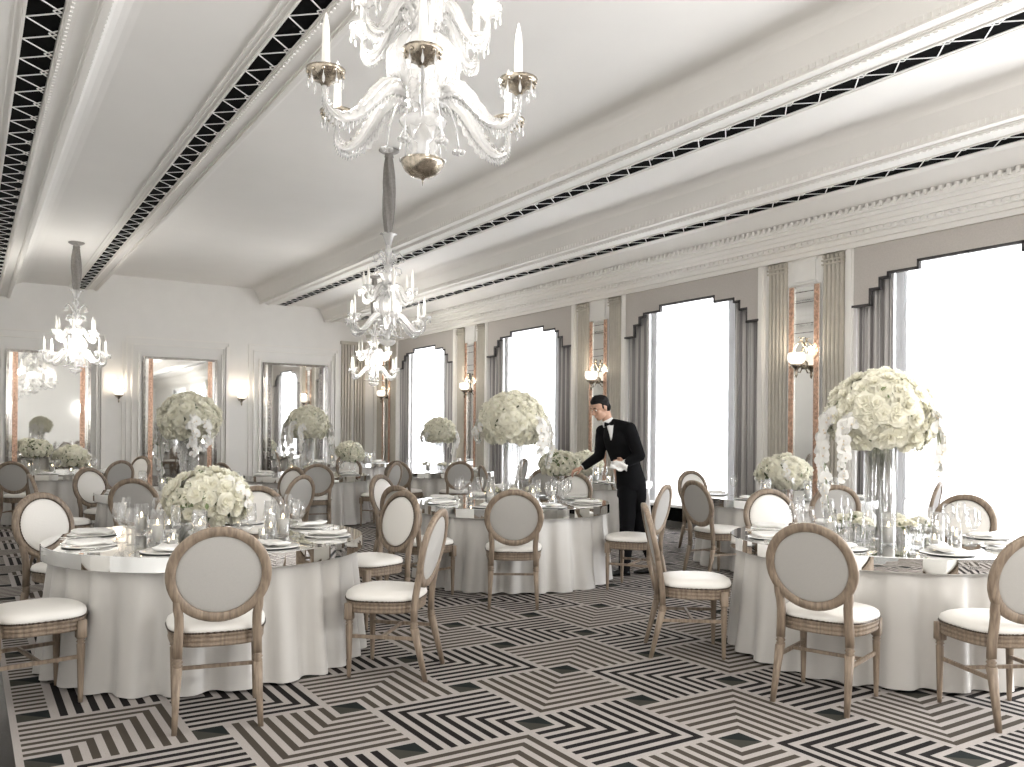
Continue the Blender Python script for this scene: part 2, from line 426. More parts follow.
for k, c in enumerate(PC):
    if c < 2: continue
    for s in (-1, 1):
        b = MB(); ya, yb = sorted((c + s * .285, c + s * .595)); yb = min(yb, Y1 - .02)
        fluted(b, ya, yb, X1 - .005, .12, 3.80, 5, .032)
        b.box(X1 - .012, X1, ya, yb, .12, 3.80)
        struct(b.build('trim_%d' % n, M_['pilaster'])); n += 1
        b = MB(); ya, yb = sorted((c + s * .645, c + s * .755)); b.box(X1 - .05, X1, ya, min(yb, Y1), 0, 3.78); b.box(X1 - .065, X1, ya + .025, min(yb, Y1) - .025, 0, 3.76)
        struct(b.build('trim_%d' % n, M_['trim'])); n += 1
    if k in PLAB:
        t = empty('pier_mirror', (X1 - .006, c, .5)); tag(t, 'narrow copper-edged panel mirror on the ' + PLAB[k], 'mirror', 'pier mirrors between the windows')
        b = MB(); b.box(-.012, 0, -.16, .16, 0, 2.90); b.build('mirror_glass', M_['walmir'], t)
        for s in (-1, 1):
            b = MB(); b.box(-.03, 0, s * .20 - .036, s * .20 + .036, 0, 2.92); z = .03; j = 0
            while z < 2.88:
                b.obox((-.034, s * .20 - .028 * (-1) ** j, z), (-.034, s * .20 + .028 * (-1) ** j, z + .055), .012, .012, (1, 0, 0)); z += .055; j += 1
            b.build('copper_strip', M_['copper'], t)
            b = MB(); b.box(-.022, 0, s * .20 - .05, s * .20 + .05, 0, 2.93); b.build('silver_edging', M_['silver'], t)
        b = MB()
        for z in (2.30, 2.42, 2.70, 2.84): b.box(-.016, 0, -.16, .16, z, z + .012)
        b.build('beading', M_['antique'], t)
        b = MB(); b.box(-.02, 0, -.17, .17, 2.98, 3.26); b.box(-.03, 0, -.19, .19, 2.94, 2.97); b.box(-.03, 0, -.19, .19, 3.25, 3.28); b.build('top_panel', M_['white'], t)
for j, (a, c) in enumerate(WIN):
    b = MB(); xo = X1 + .16; w = .07
    b.box(xo, xo + .07, a, a + w, .30, 3.6); b.box(xo, xo + .07, c - w, c, .30, 3.6); b.box(xo, xo + .07, a, c, 3.53, 3.6); b.box(xo, xo + .07, a, c, .30, .38)
    m = (a + c) / 2
    for yy in (a + (c - a) / 3, a + 2 * (c - a) / 3): b.box(xo + .01, xo + .06, yy - .025, yy + .025, .38, 3.53)
    for zz in (1.2, 2.05, 2.9): b.box(xo + .01, xo + .06, a + w, c - w, zz - .015, zz + .015)
    wn = b.build('window_%d' % (j + 1), M_['white']); struct(wn)
    b = MB(); b.box(xo + .032, xo + .038, a + w, c - w, .38, 3.53); b.build('window_pane', M_['pane'], wn)
    b = MB(); b.box(X1 - .16, X1 + .12, a + .02, c - .02, .33, .37); b.build('window_sill', M_['white'], wn)
    b = MB(); b.box(X1 - .14, X1, a + .04, c - .04, .12, .33); b.build('heater_grille', M_['black'], wn)
    if j < 2: continue
    who = WLAB[j]
    # valance with a stepped lower edge
    half = (c - a) / 2
    steps = [(.58, 3.49), (.96, 3.405), (1.07, 3.355), (1.20, 3.235), (half, 3.05)]
    pts = []; last = 0
    for xx, z in steps: pts += [(last, z), (xx, z)]; last = xx
    edge = [(-x, z) for x, z in reversed(pts)] + pts[0:]
    v = empty('window_valance', (X1 - .025, m, 3.05))
    tag(v, 'taupe stepped valance with charcoal braid over the ' + who, 'valance', 'stepped valances')
    b = MB(); b.smooth = False
    for q in range(len(edge) - 1):
        (xa, za), (xb, zb) = edge[q], edge[q + 1]
        if abs(xb - xa) > 1e-4: b.box(-.02, .02, xa, xb, za - 3.05, 3.78 - 3.05)
    b.build('valance_board', M_['fabric'], v)
    b = MB()
    for q in range(len(edge) - 1):
        (xa, za), (xb, zb) = edge[q], edge[q + 1]
        if abs(xb - xa) > 1e-4: b.box(-.028, .02, xa - .012, xb + .012, za - 3.05 - .012, za - 3.05 + .018)
        elif abs(za - zb) > 1e-4: b.box(-.028, .02, xa - .013, xa + .013, min(za, zb) - 3.062, max(za, zb) - 3.05 + .018)
    b.build('braid_edge', M_['darktrim'], v)
    for s in (-1, 1):
        b = MB(); ya, yb = (a + .01, a + .50) if s < 0 else (c - .50, c - .01)
        ls = [[], []]
        for q in range(81):
            yy = ya + (yb - ya) * q / 80; xx = X1 + .046 - .032 * math.sin(q / 80 * 2 * PI * 6.5) - .008 * math.sin(q * 1.7)
            for h, z in enumerate((.38, 3.55)): ls[h].append((xx, yy + (.0 if h else .015 * math.sin(q * .3)), z))
        b.loops(ls, closed=False, cap0=False, cap1=False)
        o = b.build('curtain', M_['curtain']); sd = o.modifiers.new('thick', 'SOLIDIFY'); sd.thickness = .004
        side = 'right' if s < 0 else 'left'
        b = MB(); ya, yb = (a + .51, a + .66) if s < 0 else (c - .66, c - .51); ls = [[], []]
        for q in range(97):
            yy = ya + (yb - ya) * q / 96; xx = X1 + .076 - .020 * math.sin(q / 96 * 2 * PI * 5.5 + .6 * math.sin(q * .13)) - .004 * math.sin(q * .8)
            for h, z in enumerate((.38, 3.50)): ls[h].append((xx, yy, z))
        b.loops(ls, closed=False, cap0=False, cap1=False)
        tag(b.build('voile_drape', M_['voile']), 'silvery gathered voile beside the %s curtain of the %s' % (side, who), 'curtain', 'silvery voile drapes')
        tag(o, 'grey striped curtain hanging at the %s side of the %s' % (side, who), 'curtain', 'grey window curtains')
    b = MB(); ls = [[], []]; N = 320
    for q in range(N + 1):
        yy = a + .05 + (c - a - .1) * q / N
        xx = X1 + .122 + .012 * math.sin(q / N * 2 * PI * 26 + 1.5 * math.sin(q * .05)) + .007 * math.sin(q * .9)
        for h, z in enumerate((.38, 3.56)): ls[h].append((xx, yy, z))
    b.loops(ls, closed=False, cap0=False, cap1=False)
    tag(b.build('sheer_curtain', M_['sheer']), 'white sheer curtain drawn across the ' + who, 'curtain', 'white sheer curtains')
# corner pilasters on the end wall
b = MB()
for xa in (8.34, 8.70):
    for i in range(4):
        cx_ = xa + .04 + i * .08
        b.box(cx_ - .028, cx_ + .028, Y1 - .06, Y1, .14, 3.78)
    b.box(xa - .02, xa + .34, Y1 - .075, Y1, 3.76, 3.84)
struct(b.build('trim_%d' % n, M_['pilaster'])); n += 1

# ------------------------------------------------------------------ wall sconces
def make_sconce():
    """faces -y, origin at the backplate"""
    t = empty('wall_sconce')
    b = MB(); b.lathe([(.0, -.02), (.05, -.012), (.06, 0), (.05, .012), (0, .02)], 14, (0, -.012, -.06), tilt=Matrix.Rotation(PI / 2, 3, 'X'))
    b.tube([(0, -.02, -.08), (0, -.07, -.16), (0, -.13, -.16), (0, -.15, -.08)], .009, 8); b.build('bracket', M_['smoky'], t)
    b = MB(); b.lathe([(.0, -.24), (.012, -.22), (.02, -.19), (.012, -.16), (.03, -.12), (.075, -.09), (.09, -.07), (.085, -.06), (.0, -.06)], 16, (0, -.15, 0)); b.build('candle_cup', M_['smoky'], t)
    b = MB(); b.lathe([(.055, -.06), (.10, -.03), (.115, .02), (.11, .07), (.10, .09)], 18, (0, -.15, 0), cap=False); b.build('glass_shade', M_['bulbglass'], t)
    b = MB()
    for s in (-1, 1):
        b.tube([(0, -.05, .26), (s * .05, -.07, .22), (s * .09, -.08, .17), (s * .12, -.09, .10), (s * .145, -.09, .08)], [.009, .008, .008, .006, .004], 6)
        for k in range(6): b.ball((s * (.03 + .018 * k), -.075, .225 - .024 * k), .012, 6, 4)
        b.tube([(0, -.05, .27), (s * .03, -.06, .31), (s * .05, -.07, .29)], .005, 6)
    b.ball((0, -.05, .28), .018, 8, 6); b.build('crystal_crest', M_['smoky'], t)
    return t
sc = make_sconce(); tag(sc, '', 'lamp')
SC = [((2.95, Y1, 2.30), 0, 'lit wall sconce between the left and middle end wall mirrors'),
      ((5.72, Y1, 2.30), 0, 'lit wall sconce between the middle and right end wall mirrors')]
for k in PLAB: SC.append(((X1 - .02, PC[k], 2.44), -PI / 2, 'lit glass sconce on the mirrored %s' % PLAB[k]))
for i, (l, r, lab) in enumerate(SC):
    place(sc, i, l, r, lab, 'wall sconces')
    ld = D.lights.new('sconce_light', 'POINT'); ld.energy = 4; ld.color = (1, .87, .72); ld.shadow_soft_size = .06
    lo = D.objects.new('sconce_light', ld); COL.objects.link(lo); off = Matrix.Rotation(r, 3, 'Z') @ Vector((0, -.16, .14)); lo.location = Vector(l) + off

# ------------------------------------------------------------------ chandeliers
def make_chandelier(sleeve_len, cupmat, name='crystal_chandelier', rows=True):
    """origin at the level of the lower candle cups"""
    t = empty(name)
    cr = M_['crystal']
    b = MB(); b.lathe([(0, -.375), (.004, -.35), (.012, -.338), (.03, -.335), (.06, -.325), (.085, -.305), (.100, -.28), (.106, -.262), (.095, -.255), (.04, -.25), (0, -.25)], 18); b.build('bottom_finial', cupmat, t)
    b = MB(); b.lathe([(.02, -.26), (.032, -.22), (.028, -.18), (.05, -.16), (.105, -.10), (.115, -.085), (.10, -.07), (.05, -.06), (.05, -.02),
             (.11, .03), (.155, .12), (.165, .20), (.14, .26), (.09, .30), (.05, .33), (.045, .37), (.09, .41), (.10, .45), (.06, .50), (.03, .53),
             (.028, .60), (.055, .64), (.06, .68), (.03, .72), (.025, .82), (.05, .86), (.03, .90), (.022, 1.0)], 20)
    for k in range(14):                                                # ribs on the glass body
        a = 2 * PI * k / 14; b.tube([(.12 * math.cos(a), .12 * math.sin(a), .03), (.17 * math.cos(a), .17 * math.sin(a), .13), (.172 * math.cos(a), .172 * math.sin(a), .2), (.10 * math.cos(a), .10 * math.sin(a), .3)], .010, 5)
    b.build('glass_stem', cr, t)
    for k in range(12):                                                # leaves around the stem
        pass
    def leaf(b, a, r0, z0, r1, z1, w):
        ca, sa = math.cos(a), math.sin(a); ls = []
        for i in range(6):
            u = i / 5; r = r0 + (r1 - r0) * u; z = z0 + (z1 - z0) * u + .05 * math.sin(u * PI); ww = w * math.sin(PI * (.15 + .8 * u))
            ls.append([(r * ca - k * ww * sa, r * sa + k * ww * ca, z + .012 * abs(k)) for k in (-1, 0, 1)])
        b.loops(ls, closed=False, cap0=False, cap1=False)
    b = MB()
    for k in range(10): leaf(b, 2 * PI * k / 10, .03, .93, .11, 1.07, .028)
    for k in range(8): leaf(b, 2 * PI * (k + .5) / 8, .04, -.15, .12, -.20, .03)
    for k in range(12): leaf(b, 2 * PI * (k + .5) / 12, .06, .45, .16, .56, .03)
    b.build('crown_leaves', cr, t)
    def arm(kind, ang):
        if kind == 'low': path = [(.08, .03), (.15, .045), (.22, .01), (.29, -.07), (.36, -.135), (.43, -.155), (.485, -.12), (.50, -.06), (.495, -.02)]; rad = [.038, .046, .042, .034, .026, .019, .015, .013, .012]; rr, cz, cs = .495, -.02, 1.
        else: path = [(.05, .36), (.10, .42), (.15, .40), (.20, .31), (.25, .25), (.30, .25), (.325, .29), (.32, .34)]; rad = [.03, .036, .034, .028, .022, .016, .013, .012]; rr, cz, cs = .32, .34, .82
        ca, sa = math.cos(ang), math.sin(ang)
        def cm(v, i, u):
            p0, p1, p2, p3 = v[max(i - 1, 0)], v[i], v[i + 1], v[min(i + 2, len(v) - 1)]
            return .5 * (2 * p1 + (p2 - p0) * u + (2 * p0 - 5 * p1 + 4 * p2 - p3) * u * u + (3 * p1 - p0 - 3 * p2 + p3) * u ** 3)
        rs_, zs_ = [p[0] for p in path], [p[1] for p in path]; np_, nr_ = [], []
        for i in range(len(path) - 1):
            for q in range(4): np_.append((cm(rs_, i, q / 4), cm(zs_, i, q / 4))); nr_.append(cm(rad, i, q / 4))
        np_.append(path[-1]); nr_.append(rad[-1]); path, rad = np_, nr_
        b = MB(); ls = []
        for i, (r, z) in enumerate(path):
            a0, a1 = path[max(i - 1, 0)], path[min(i + 1, len(path) - 1)]; dl = math.hypot(a1[0] - a0[0], a1[1] - a0[1]); nr0, nz0 = -(a1[1] - a0[1]) / dl, (a1[0] - a0[0]) / dl
            l = []
            for k in range(24):
                an = 2 * PI * k / 24; rr_ = rad[i] * (.80 + .16 * (k % 4 == 0) + .06 * math.sin(i * 2.1)); o_, s_ = rr_ * math.cos(an), rr_ * math.sin(an) * .75
                l.append(((r + nr0 * o_) * ca - s_ * sa, (r + nr0 * o_) * sa + s_ * ca, z + nz0 * o_))
            ls.append(l)
        b.loops(ls)
        for i in range(1, len(path) - 1):                              # spun fringe under the arm
            for q in (0,):
                r = path[i][0] + (path[i + 1][0] - path[i][0]) * q; z = path[i][1] + (path[i + 1][1] - path[i][1]) * q - rad[i] * .8
                for s in (-1, 1): b.tube([(r * ca, r * sa, z), ((r + .008) * ca - s * .010 * sa, (r + .008) * sa + s * .010 * ca, z - .034)], [.006, .002], 4)
                b.tube([(r * ca, r * sa, z + 2 * rad[i] * .8), ((r - .012) * ca, (r - .012) * sa, z + 2 * rad[i] * .8 + .014)], [.008, .003], 4)
        for sd_ in (-1, 1):                                            # scalloped glass wings along the arm
            ls = []; m0, m1 = 2, len(path) - 7
            for i in range(m0, m1 + 1):
                u = (i - m0) / (m1 - m0); w_ = math.sin(PI * u) ** .6 * (.034 + .014 * (i % 2)) * (1.2 if kind == 'low' else .9); r, z = path[i]
                ls.append([(r * ca - sd_ * rad[i] * .5 * sa, r * sa + sd_ * rad[i] * .5 * ca, z), (r * ca - sd_ * (rad[i] * .6 + w_ * .7) * sa, r * sa + sd_ * (rad[i] * .6 + w_ * .7) * ca, z + w_ * .35),
                           (r * ca - sd_ * (rad[i] * .6 + w_) * sa, r * sa + sd_ * (rad[i] * .6 + w_) * ca, z - w_ * .35)])
            b.loops(ls, closed=False, cap0=False, cap1=False)
        a = b.build('arm', cr, t)
        C = (rr * ca, rr * sa, cz)
        b = MB(); b.lathe([(0, -.02), (.02 * cs, -.016), (.03 * cs, .0), (.052 * cs, .006), (.082 * cs, .034), (.088 * cs, .048), (.078 * cs, .046), (.03 * cs, .03), (0, .03)], 18, C)
        for q in range(10): b.ball((C[0] + .078 * cs * math.cos(q * PI / 5), C[1] + .078 * cs * math.sin(q * PI / 5), cz + .028), .009, 6, 4)
        cb = b
        b = MB(); b.lathe([(.02, .02), (.020, .04), (.017, .20), (.0145, .235), (.008, .265), (.003, .285), (0, .29)], 10, C); b.build('candle', M_['wax'], a)
        b = cb; b.cur = 1
        for q in range(8):
            an = q * PI / 4; r = .075 * cs
            b.lathe([(0, -.045), (.006, -.035), (.008, -.02), (.002, -.002), (.001, .02)], 5, (C[0] + r * math.cos(an), C[1] + r * math.sin(an), cz + .01))
        b.build('candle_cup', [cupmat if kind == 'low' else cr, cr], a)
    for k in range(6): arm('low', k * PI / 3 + .0)
    for k in range(6): arm('high', k * PI / 3 + PI / 6 * .2)
    for k in range(6):                                                 # scrolls with flowers on the top tier and hanging flowers
        a = k * PI / 3 + .3; ca, sa = math.cos(a), math.sin(a)
        b = MB(); b.tube([(r * ca, r * sa, z) for r, z in ((.04, .70), (.09, .80), (.14, .84), (.18, .80), (.17, .75), (.14, .76))], [.012, .012, .010, .009, .007, .005], 7)
        for q in range(6):
            an = q * PI / 3; b.ball((.17 * ca + .022 * math.cos(an), .17 * sa + .022 * math.sin(an), .735), (.016, .016, .008), 6, 4)
        b.tube([(r * ca, r * sa, z) for r, z in ((.04, .60), (.10, .66), (.16, .64), (.17, .58))], .007, 6)
        b.build('scroll', cr, t)
        a += .23; ca, sa = math.cos(a), math.sin(a)
        b = MB(); b.tube([(r * ca, r * sa, z) for r, z in ((.09, .02), (.13, -.03), (.16, -.12), (.17, -.20))], .005, 6)
        for q in range(6):
            an = q * PI / 3; b.ball((.17 * ca + .02 * math.cos(an), .17 * sa + .02 * math.sin(an), -.215), (.016, .016, .010), 6, 4)
        b.build('hanging_flower', cr, t)
    b = MB(); ls = []; L = sleeve_len                                 # gathered silk sleeve over the chain
    for i in range(25):
        u = i / 24; z = 1.0 + .06 + (L - .06) * u; r = .03 + .045 * math.sin(PI * min(1, u * 1.05)) ** .6
        if u > .93: r = .05
        ls.append([(r * (1 + .18 * math.sin(5 * (2 * PI * k / 30) + u * 7)) * math.cos(2 * PI * k / 30), r * (1 + .18 * math.sin(5 * (2 * PI * k / 30) + u * 7)) * math.sin(2 * PI * k / 30), z) for k in range(30)])
    b.loops(ls); b.build('silk_sleeve', M_['sleeve'], t)
    b = MB(); b.lathe([(.02, 0), (.06, .015), (.05, .05), (.10, .07), (.13, .09), (.13, .10)], 16, (0, 0, 1.0 + L - .10))
    b.build('ceiling_canopy', M_['sleeve'], t)
    return t
CH = [((1.715, 3.415, 2.925), 4.62, M_['smoky'], 'large crystal chandelier with smoked silver cups hanging nearest the viewer'),
      ((4.46, 9.82, 2.86), 4.99, M_['crystal'], 'crystal chandelier on a grey sleeve at the ceiling centre, behind the largest one'),
      ((1.58, 16.2, 2.74), 4.635, M_['crystal'], 'small crystal chandelier hanging before the left wall mirror'),
      ((7.10, 16.3, 2.73), 4.66, M_['crystal'], 'far crystal chandelier near the window corner, below the central one')]
for (loc, zc, cm, lab) in CH:
    t = make_chandelier(zc - loc[2] - 1.0, cm); t.location = loc; t.rotation_euler = (0, 0, -TH + PI / 2 + (.10 if cm is M_['smoky'] else .25)); t.scale = (.94, .94, 1) if cm is M_['smoky'] else (1, 1, 1); tag(t, lab, 'chandelier', 'crystal chandeliers')
    for q in range(3):                                                # the candle bulbs' light
        ld = D.lights.new('chandelier_light', 'POINT'); ld.energy = 6 if loc[1] < 5 else 6 if loc[1] < 12 else 17; ld.color = (1, .97, .92); ld.shadow_soft_size = .05
        lo = D.objects.new('chandelier_light', ld); COL.objects.link(lo); an = q * 2 * PI / 3 + .5
        lo.location = (loc[0] + .42 * math.cos(an), loc[1] + .42 * math.sin(an), loc[2] + .22)


# ------------------------------------------------------------------ dining chair
def superloop(w, d, z, n=48, p=3.2, serp=0., yoff=0.):
    out = []
    for i in range(n):
        a = 2 * PI * i / n; ca, sa = math.cos(a), math.sin(a)
        x = w * math.copysign(abs(ca) ** (2 / p), ca); y = d * math.copysign(abs(sa) ** (2 / p), sa)
        x *= 1 + .07 * y / d                                          # wider at the front
        if y > 0: y += serp * math.cos(x / w * PI * 1.0) * (y / d)
        out.append((x, y + yoff, z))
    return out
def make_chair():
    t = empty('dining_chair')
    W, Dp = .238, .225
    def ring(sc, z): return superloop(W * sc, Dp * sc, z, serp=.014)
    b = MB(); b.loops([ring(s, z) for s, z in ((.90, .385), (.965, .388), (.985, .400), (.955, .408), (.975, .414), (.99, .426), (.96, .434), (1.0, .440), (1.0, .456), (.9, .457))]); b.build('seat_frame', M_['wood'], t)
    b = MB(); b.loops([ring(s, z) for s, z in ((.96, .452), (1.005, .460), (1.01, .474), (.985, .490), (.90, .503), (.70, .511), (.40, .515), (.12, .516))]); b.build('seat_cushion', M_['seat'], t)
    b = MB(); lp = [Vector(p) for p in ring(1.010, .458)]; P = []
    for i in range(len(lp)):
        for k in range(4): P.append(lp[i].lerp(lp[(i + 1) % len(lp)], k / 4))
    P.append(P[0]); b.tube(P, [.0055 if i % 2 else .0025 for i in range(len(P))], 6); b.build('nailhead_trim', M_['nail'], t)
    for s in (-1, 1):                                                  # turned front legs
        b = MB(); c = (s * .205, .165, 0)
        sq = math.sqrt(2)
        def sqp(r, z): return [(c[0] + r * kx, c[1] + r * ky, z) for kx, ky in ((-1, -1), (-.6, -1), (.6, -1), (1, -1), (1, -.6), (1, .6), (1, 1), (.6, 1), (-.6, 1), (-1, 1), (-1, .6), (-1, -.6))]
        b.lathe([(.0, 0), (.011, .002), (.013, .03), (.021, .30), (.022, .31), (.016, .318), (.024, .326), (.017, .334), (.024, .342)], 10, c)
        b.loops([sqp(.022, .345), sqp(.0235, .35), sqp(.0235, .44)]); b.build('leg', M_['wood'], t)
    for s in (-1, 1):                                                  # splayed rear legs
        b = MB(); ls = []
        for u, r in ((0, .0125), (.5, .017), (.96, .0225)):
            cx_, cy_, z = s * (.198 - .012 * u), -.300 + .075 * u, .315 * u
            ls.append([(cx_ + r * kx, cy_ + r * ky, z) for kx, ky in ((-1, -.7), (-.7, -1), (.7, -1), (1, -.7), (1, .7), (.7, 1), (-.7, 1), (-1, .7))])
        b.loops(ls); b.lathe([(.018, .300), (.026, .308), (.019, .316), (.027, .326), (.019, .336), (.024, .345)], 12, (s * .186, -.225, 0)); b.build('leg', M_['wood'], t)
    def yb(z): return -.225 - .115 * max(0, (z - .44)) ** 1.15 / .56 ** 1.15 - .0
    b = MB()                                                           # stiles and oval hoop
    for s in (-1, 1):
        ls = []
        for z, x in ((.34, .186), (.42, .184), (.50, .180), (.55, .181), (.585, .187), (.63, .192), (.655, .196)):
            y = yb(z); w = .0215 if z < .62 else .0215 - (z - .62) * .35; d = .018 if z < .62 else .018 - (z - .62) * .12
            ls.append([(s * x + w * kx, y + d * ky, z) for kx, ky in ((-1, -.6), (-.6, -1), (.6, -1), (1, -.6), (1, .6), (.6, 1), (-.6, 1), (-1, .6))])
        b.loops(ls)
    ls = []; N = 48; RX, RZ, ZC = .222, .214, .752
    for i in range(N + 1):
        a = 2 * PI * i / N; ca, sa = math.cos(a), math.sin(a); l = []
        for kr, ky in ((-.024, -.010), (-.020, -.017), (.018, -.017), (.024, -.010), (.024, .010), (.018, .017), (.004, .021), (-.018, .017), (-.024, .010)):
            x = (RX + kr) * ca; z = ZC + (RZ + kr) * sa; l.append((x, yb(z) + ky, z))
        ls.append(l)
    b.loops(ls, cap0=False, cap1=False); b.build('backrest_frame', M_['wood'], t)
    def pad(sign, bulge, rx, rz):
        b = MB(); ls = []
        for q in range(8):
            u = q / 7; r = math.cos(u * PI / 2 * .98); h = math.sin(u * PI / 2) * bulge
            ls.append([(rx * r * math.cos(2 * PI * i / 32), yb(ZC + rz * r * math.sin(2 * PI * i / 32)) + sign * (.007 + h), ZC + rz * r * math.sin(2 * PI * i / 32)) for i in range(32)])
        b.loops(ls); return b
    pad(1, .022, .200, .192).build('back_cushion', M_['seat'], t, 'ivory padded front of the backrest')
    pad(-1, .008, .200, .192).build('back_panel', M_['linen'], t, 'grey linen rear of the backrest')
    b = MB(); N = 120; P = []
    for i in range(N + 1):
        a = 2 * PI * i / N; z = ZC + .194 * math.sin(a); P.append((.202 * math.cos(a), yb(z) + .019, z))
    b.tube(P, [.0042 if i % 2 else .002 for i in range(N + 1)], 5); b.build('back_nailheads', M_['nail'], t)
    for s in (-1, 1):
        b = MB(); b.obox((s * .200, .165, .245), (s * .192, -.235, .245), .016, .020); b.build('stretcher', M_['wood'], t)
    b = MB(); b.obox((-.194, -.03, .245), (.194, -.03, .245), .016, .018); b.build('stretcher', M_['wood'], t)
    return t

TABLES = {   # centre, radius, description, tall / low
    'A': ((1.36, 5.74), .98, 'front-left table'),
    'B': ((4.65, 7.19), .98, 'middle table'),
    'C': ((5.22, 3.48), .98, 'front-right table'),
    'F': ((7.80, 6.40), .98, 'near window table'),
    'G': ((7.75, 10.0), .98, 'table behind the waiter'),
    'H': ((7.16, 13.5), .98, 'far window table'),
    'I': ((4.62, 13.2), .98, 'right mirror table'),
    'J': ((1.30, 15.4), .98, 'left mirror table'),
    'K': ((2.15, 10.1), .98, 'centre mirror table'),
    'M': ((7.30, 18.1), .98, 'far corner table'),
}
def side_word(cx_, cy_, x, y):
    """where a spot lies on its table as the viewer sees it"""
    l = math.hypot(cx_, cy_); fx, fy = cx_ / l, cy_ / l
    dx, dy = x - cx_, y - cy_
    f = dx * fx + dy * fy; r = dx * fy - dy * fx
    a = math.degrees(math.atan2(r, -f)) % 360           # 0 = nearest side, 90 = right
    return ['nearest', 'near-right', 'right', 'far-right', 'far', 'far-left', 'left', 'near-left'][int((a + 22.5) // 45) % 8]

chair = make_chair(); tag(chair, '', 'chair'); used = [0]; seen = set()
def put_chair(tb, x, y, face=None, extra='', r=None):
    (cx_, cy_), R, desc = TABLES[tb]
    rr = math.hypot(x - cx_, y - cy_)
    if rr < 1.56 and face is None: x, y = cx_ + (x - cx_) * 1.56 / rr, cy_ + (y - cy_) * 1.56 / rr
    if face is None: face = math.atan2(cy_ - y, cx_ - x)
    fx, fy = math.cos(face), math.sin(face)
    # x, y give the rear feet; the origin lies .30 in front of them
    ox, oy = x + .30 * fx, y + .30 * fy
    lab = 'ivory oval-back chair at the %s side of the %s' % (side_word(cx_, cy_, x, y), desc)
    lab = extra or lab
    while lab in seen: lab += ', second one there'
    seen.add(lab)
    place(chair, used[0], (ox, oy, 0), face - PI / 2, lab, 'oval-back dining chairs'); used[0] += 1
# measured rear-foot spots
def lab(a): return a
put_chair('A', 1.04, 4.21, math.atan2(.97, .20), 'round-back chair seen squarely from behind at the front-left table')
put_chair('A', 2.395, 4.555, math.atan2(.68, -.73), 'chair in side view, facing left, at the right of the front-left table')
put_chair('A', .03, 5.13, math.atan2(.2, .98), 'chair cut by the left picture edge, only seat and legs showing')
put_chair('A', .50, 7.00, None, 'chair with sunlit ivory back turned to the viewer, left of the front-left table')
put_chair('A', 2.78, 6.05, None, 'ivory-fronted chair on the right far side of the front-left table')
put_chair('A', 2.02, 7.05, None, 'chair behind the low flower bowl on the front-left table')
put_chair('B', 3.80, 5.85, math.atan2(.84, .54), 'chair seen from behind at the nearest side of the middle table')
put_chair('B', 5.44, 5.86, None, 'chair in side view below the waiter, right of the middle table')
put_chair('B', 3.22, 6.72, None, 'dark-backed chair at the left of the middle table, between two ivory ones')
put_chair('B', 3.82, 8.50, None, 'ivory-fronted chair at the far left of the middle table')
put_chair('B', 6.12, 8.12, None, "chair beyond the waiter's outstretched hand")
put_chair('C', 3.77, 2.92, math.atan2(.30, .95), 'chair seen from behind at the left front of the front-right table')
put_chair('C', 3.87, 4.29, math.atan2(-.60, .80), 'chair in side view facing right, left of the front-right table')
put_chair('C', 4.455, 2.11, math.atan2(1.25, .62), 'chair cut by the right picture edge, seen from behind')
put_chair('C', 5.80, 4.88, None, 'ivory-fronted chair at the far left of the front-right table')
put_chair('C', 6.68, 3.74, None, 'chair behind the two wine glasses at the right of the front-right table')
put_chair('F', 6.24, 6.22, math.atan2(-.12, .97), 'chair in rear three-quarter view, left of the near window table')
put_chair('F', 7.9, 7.85, None, 'ivory-fronted chair at the far side of the window table')
put_chair('F', 7.0, 5.18, None, 'grey-backed chair left of the tall vase on the front-right table')
put_chair('F', 8.35, 5.06, None, 'chair glimpsed through the vases before the right-hand window')
for tb, spots in dict(K=((1.42, 8.86), (.74, 10.0), (1.34, 11.3), (2.95, 8.88), (3.45, 10.7)),
                      I=((4.25, 11.75), (5.55, 12.0), (3.3, 12.7), (5.7, 14.2)),
                      J=((.62, 14.1), (1.95, 14.05), (2.6, 16.2)),
                      H=((6.75, 12.05), (5.95, 12.6), (8.2, 12.4), (8.5, 13.1)),
                      G=((6.5, 9.2), (6.35, 10.4)),
                      M=((6.7, 16.7), (5.9, 18.4))).items():
    for x, y in spots: put_chair(tb, x, y)

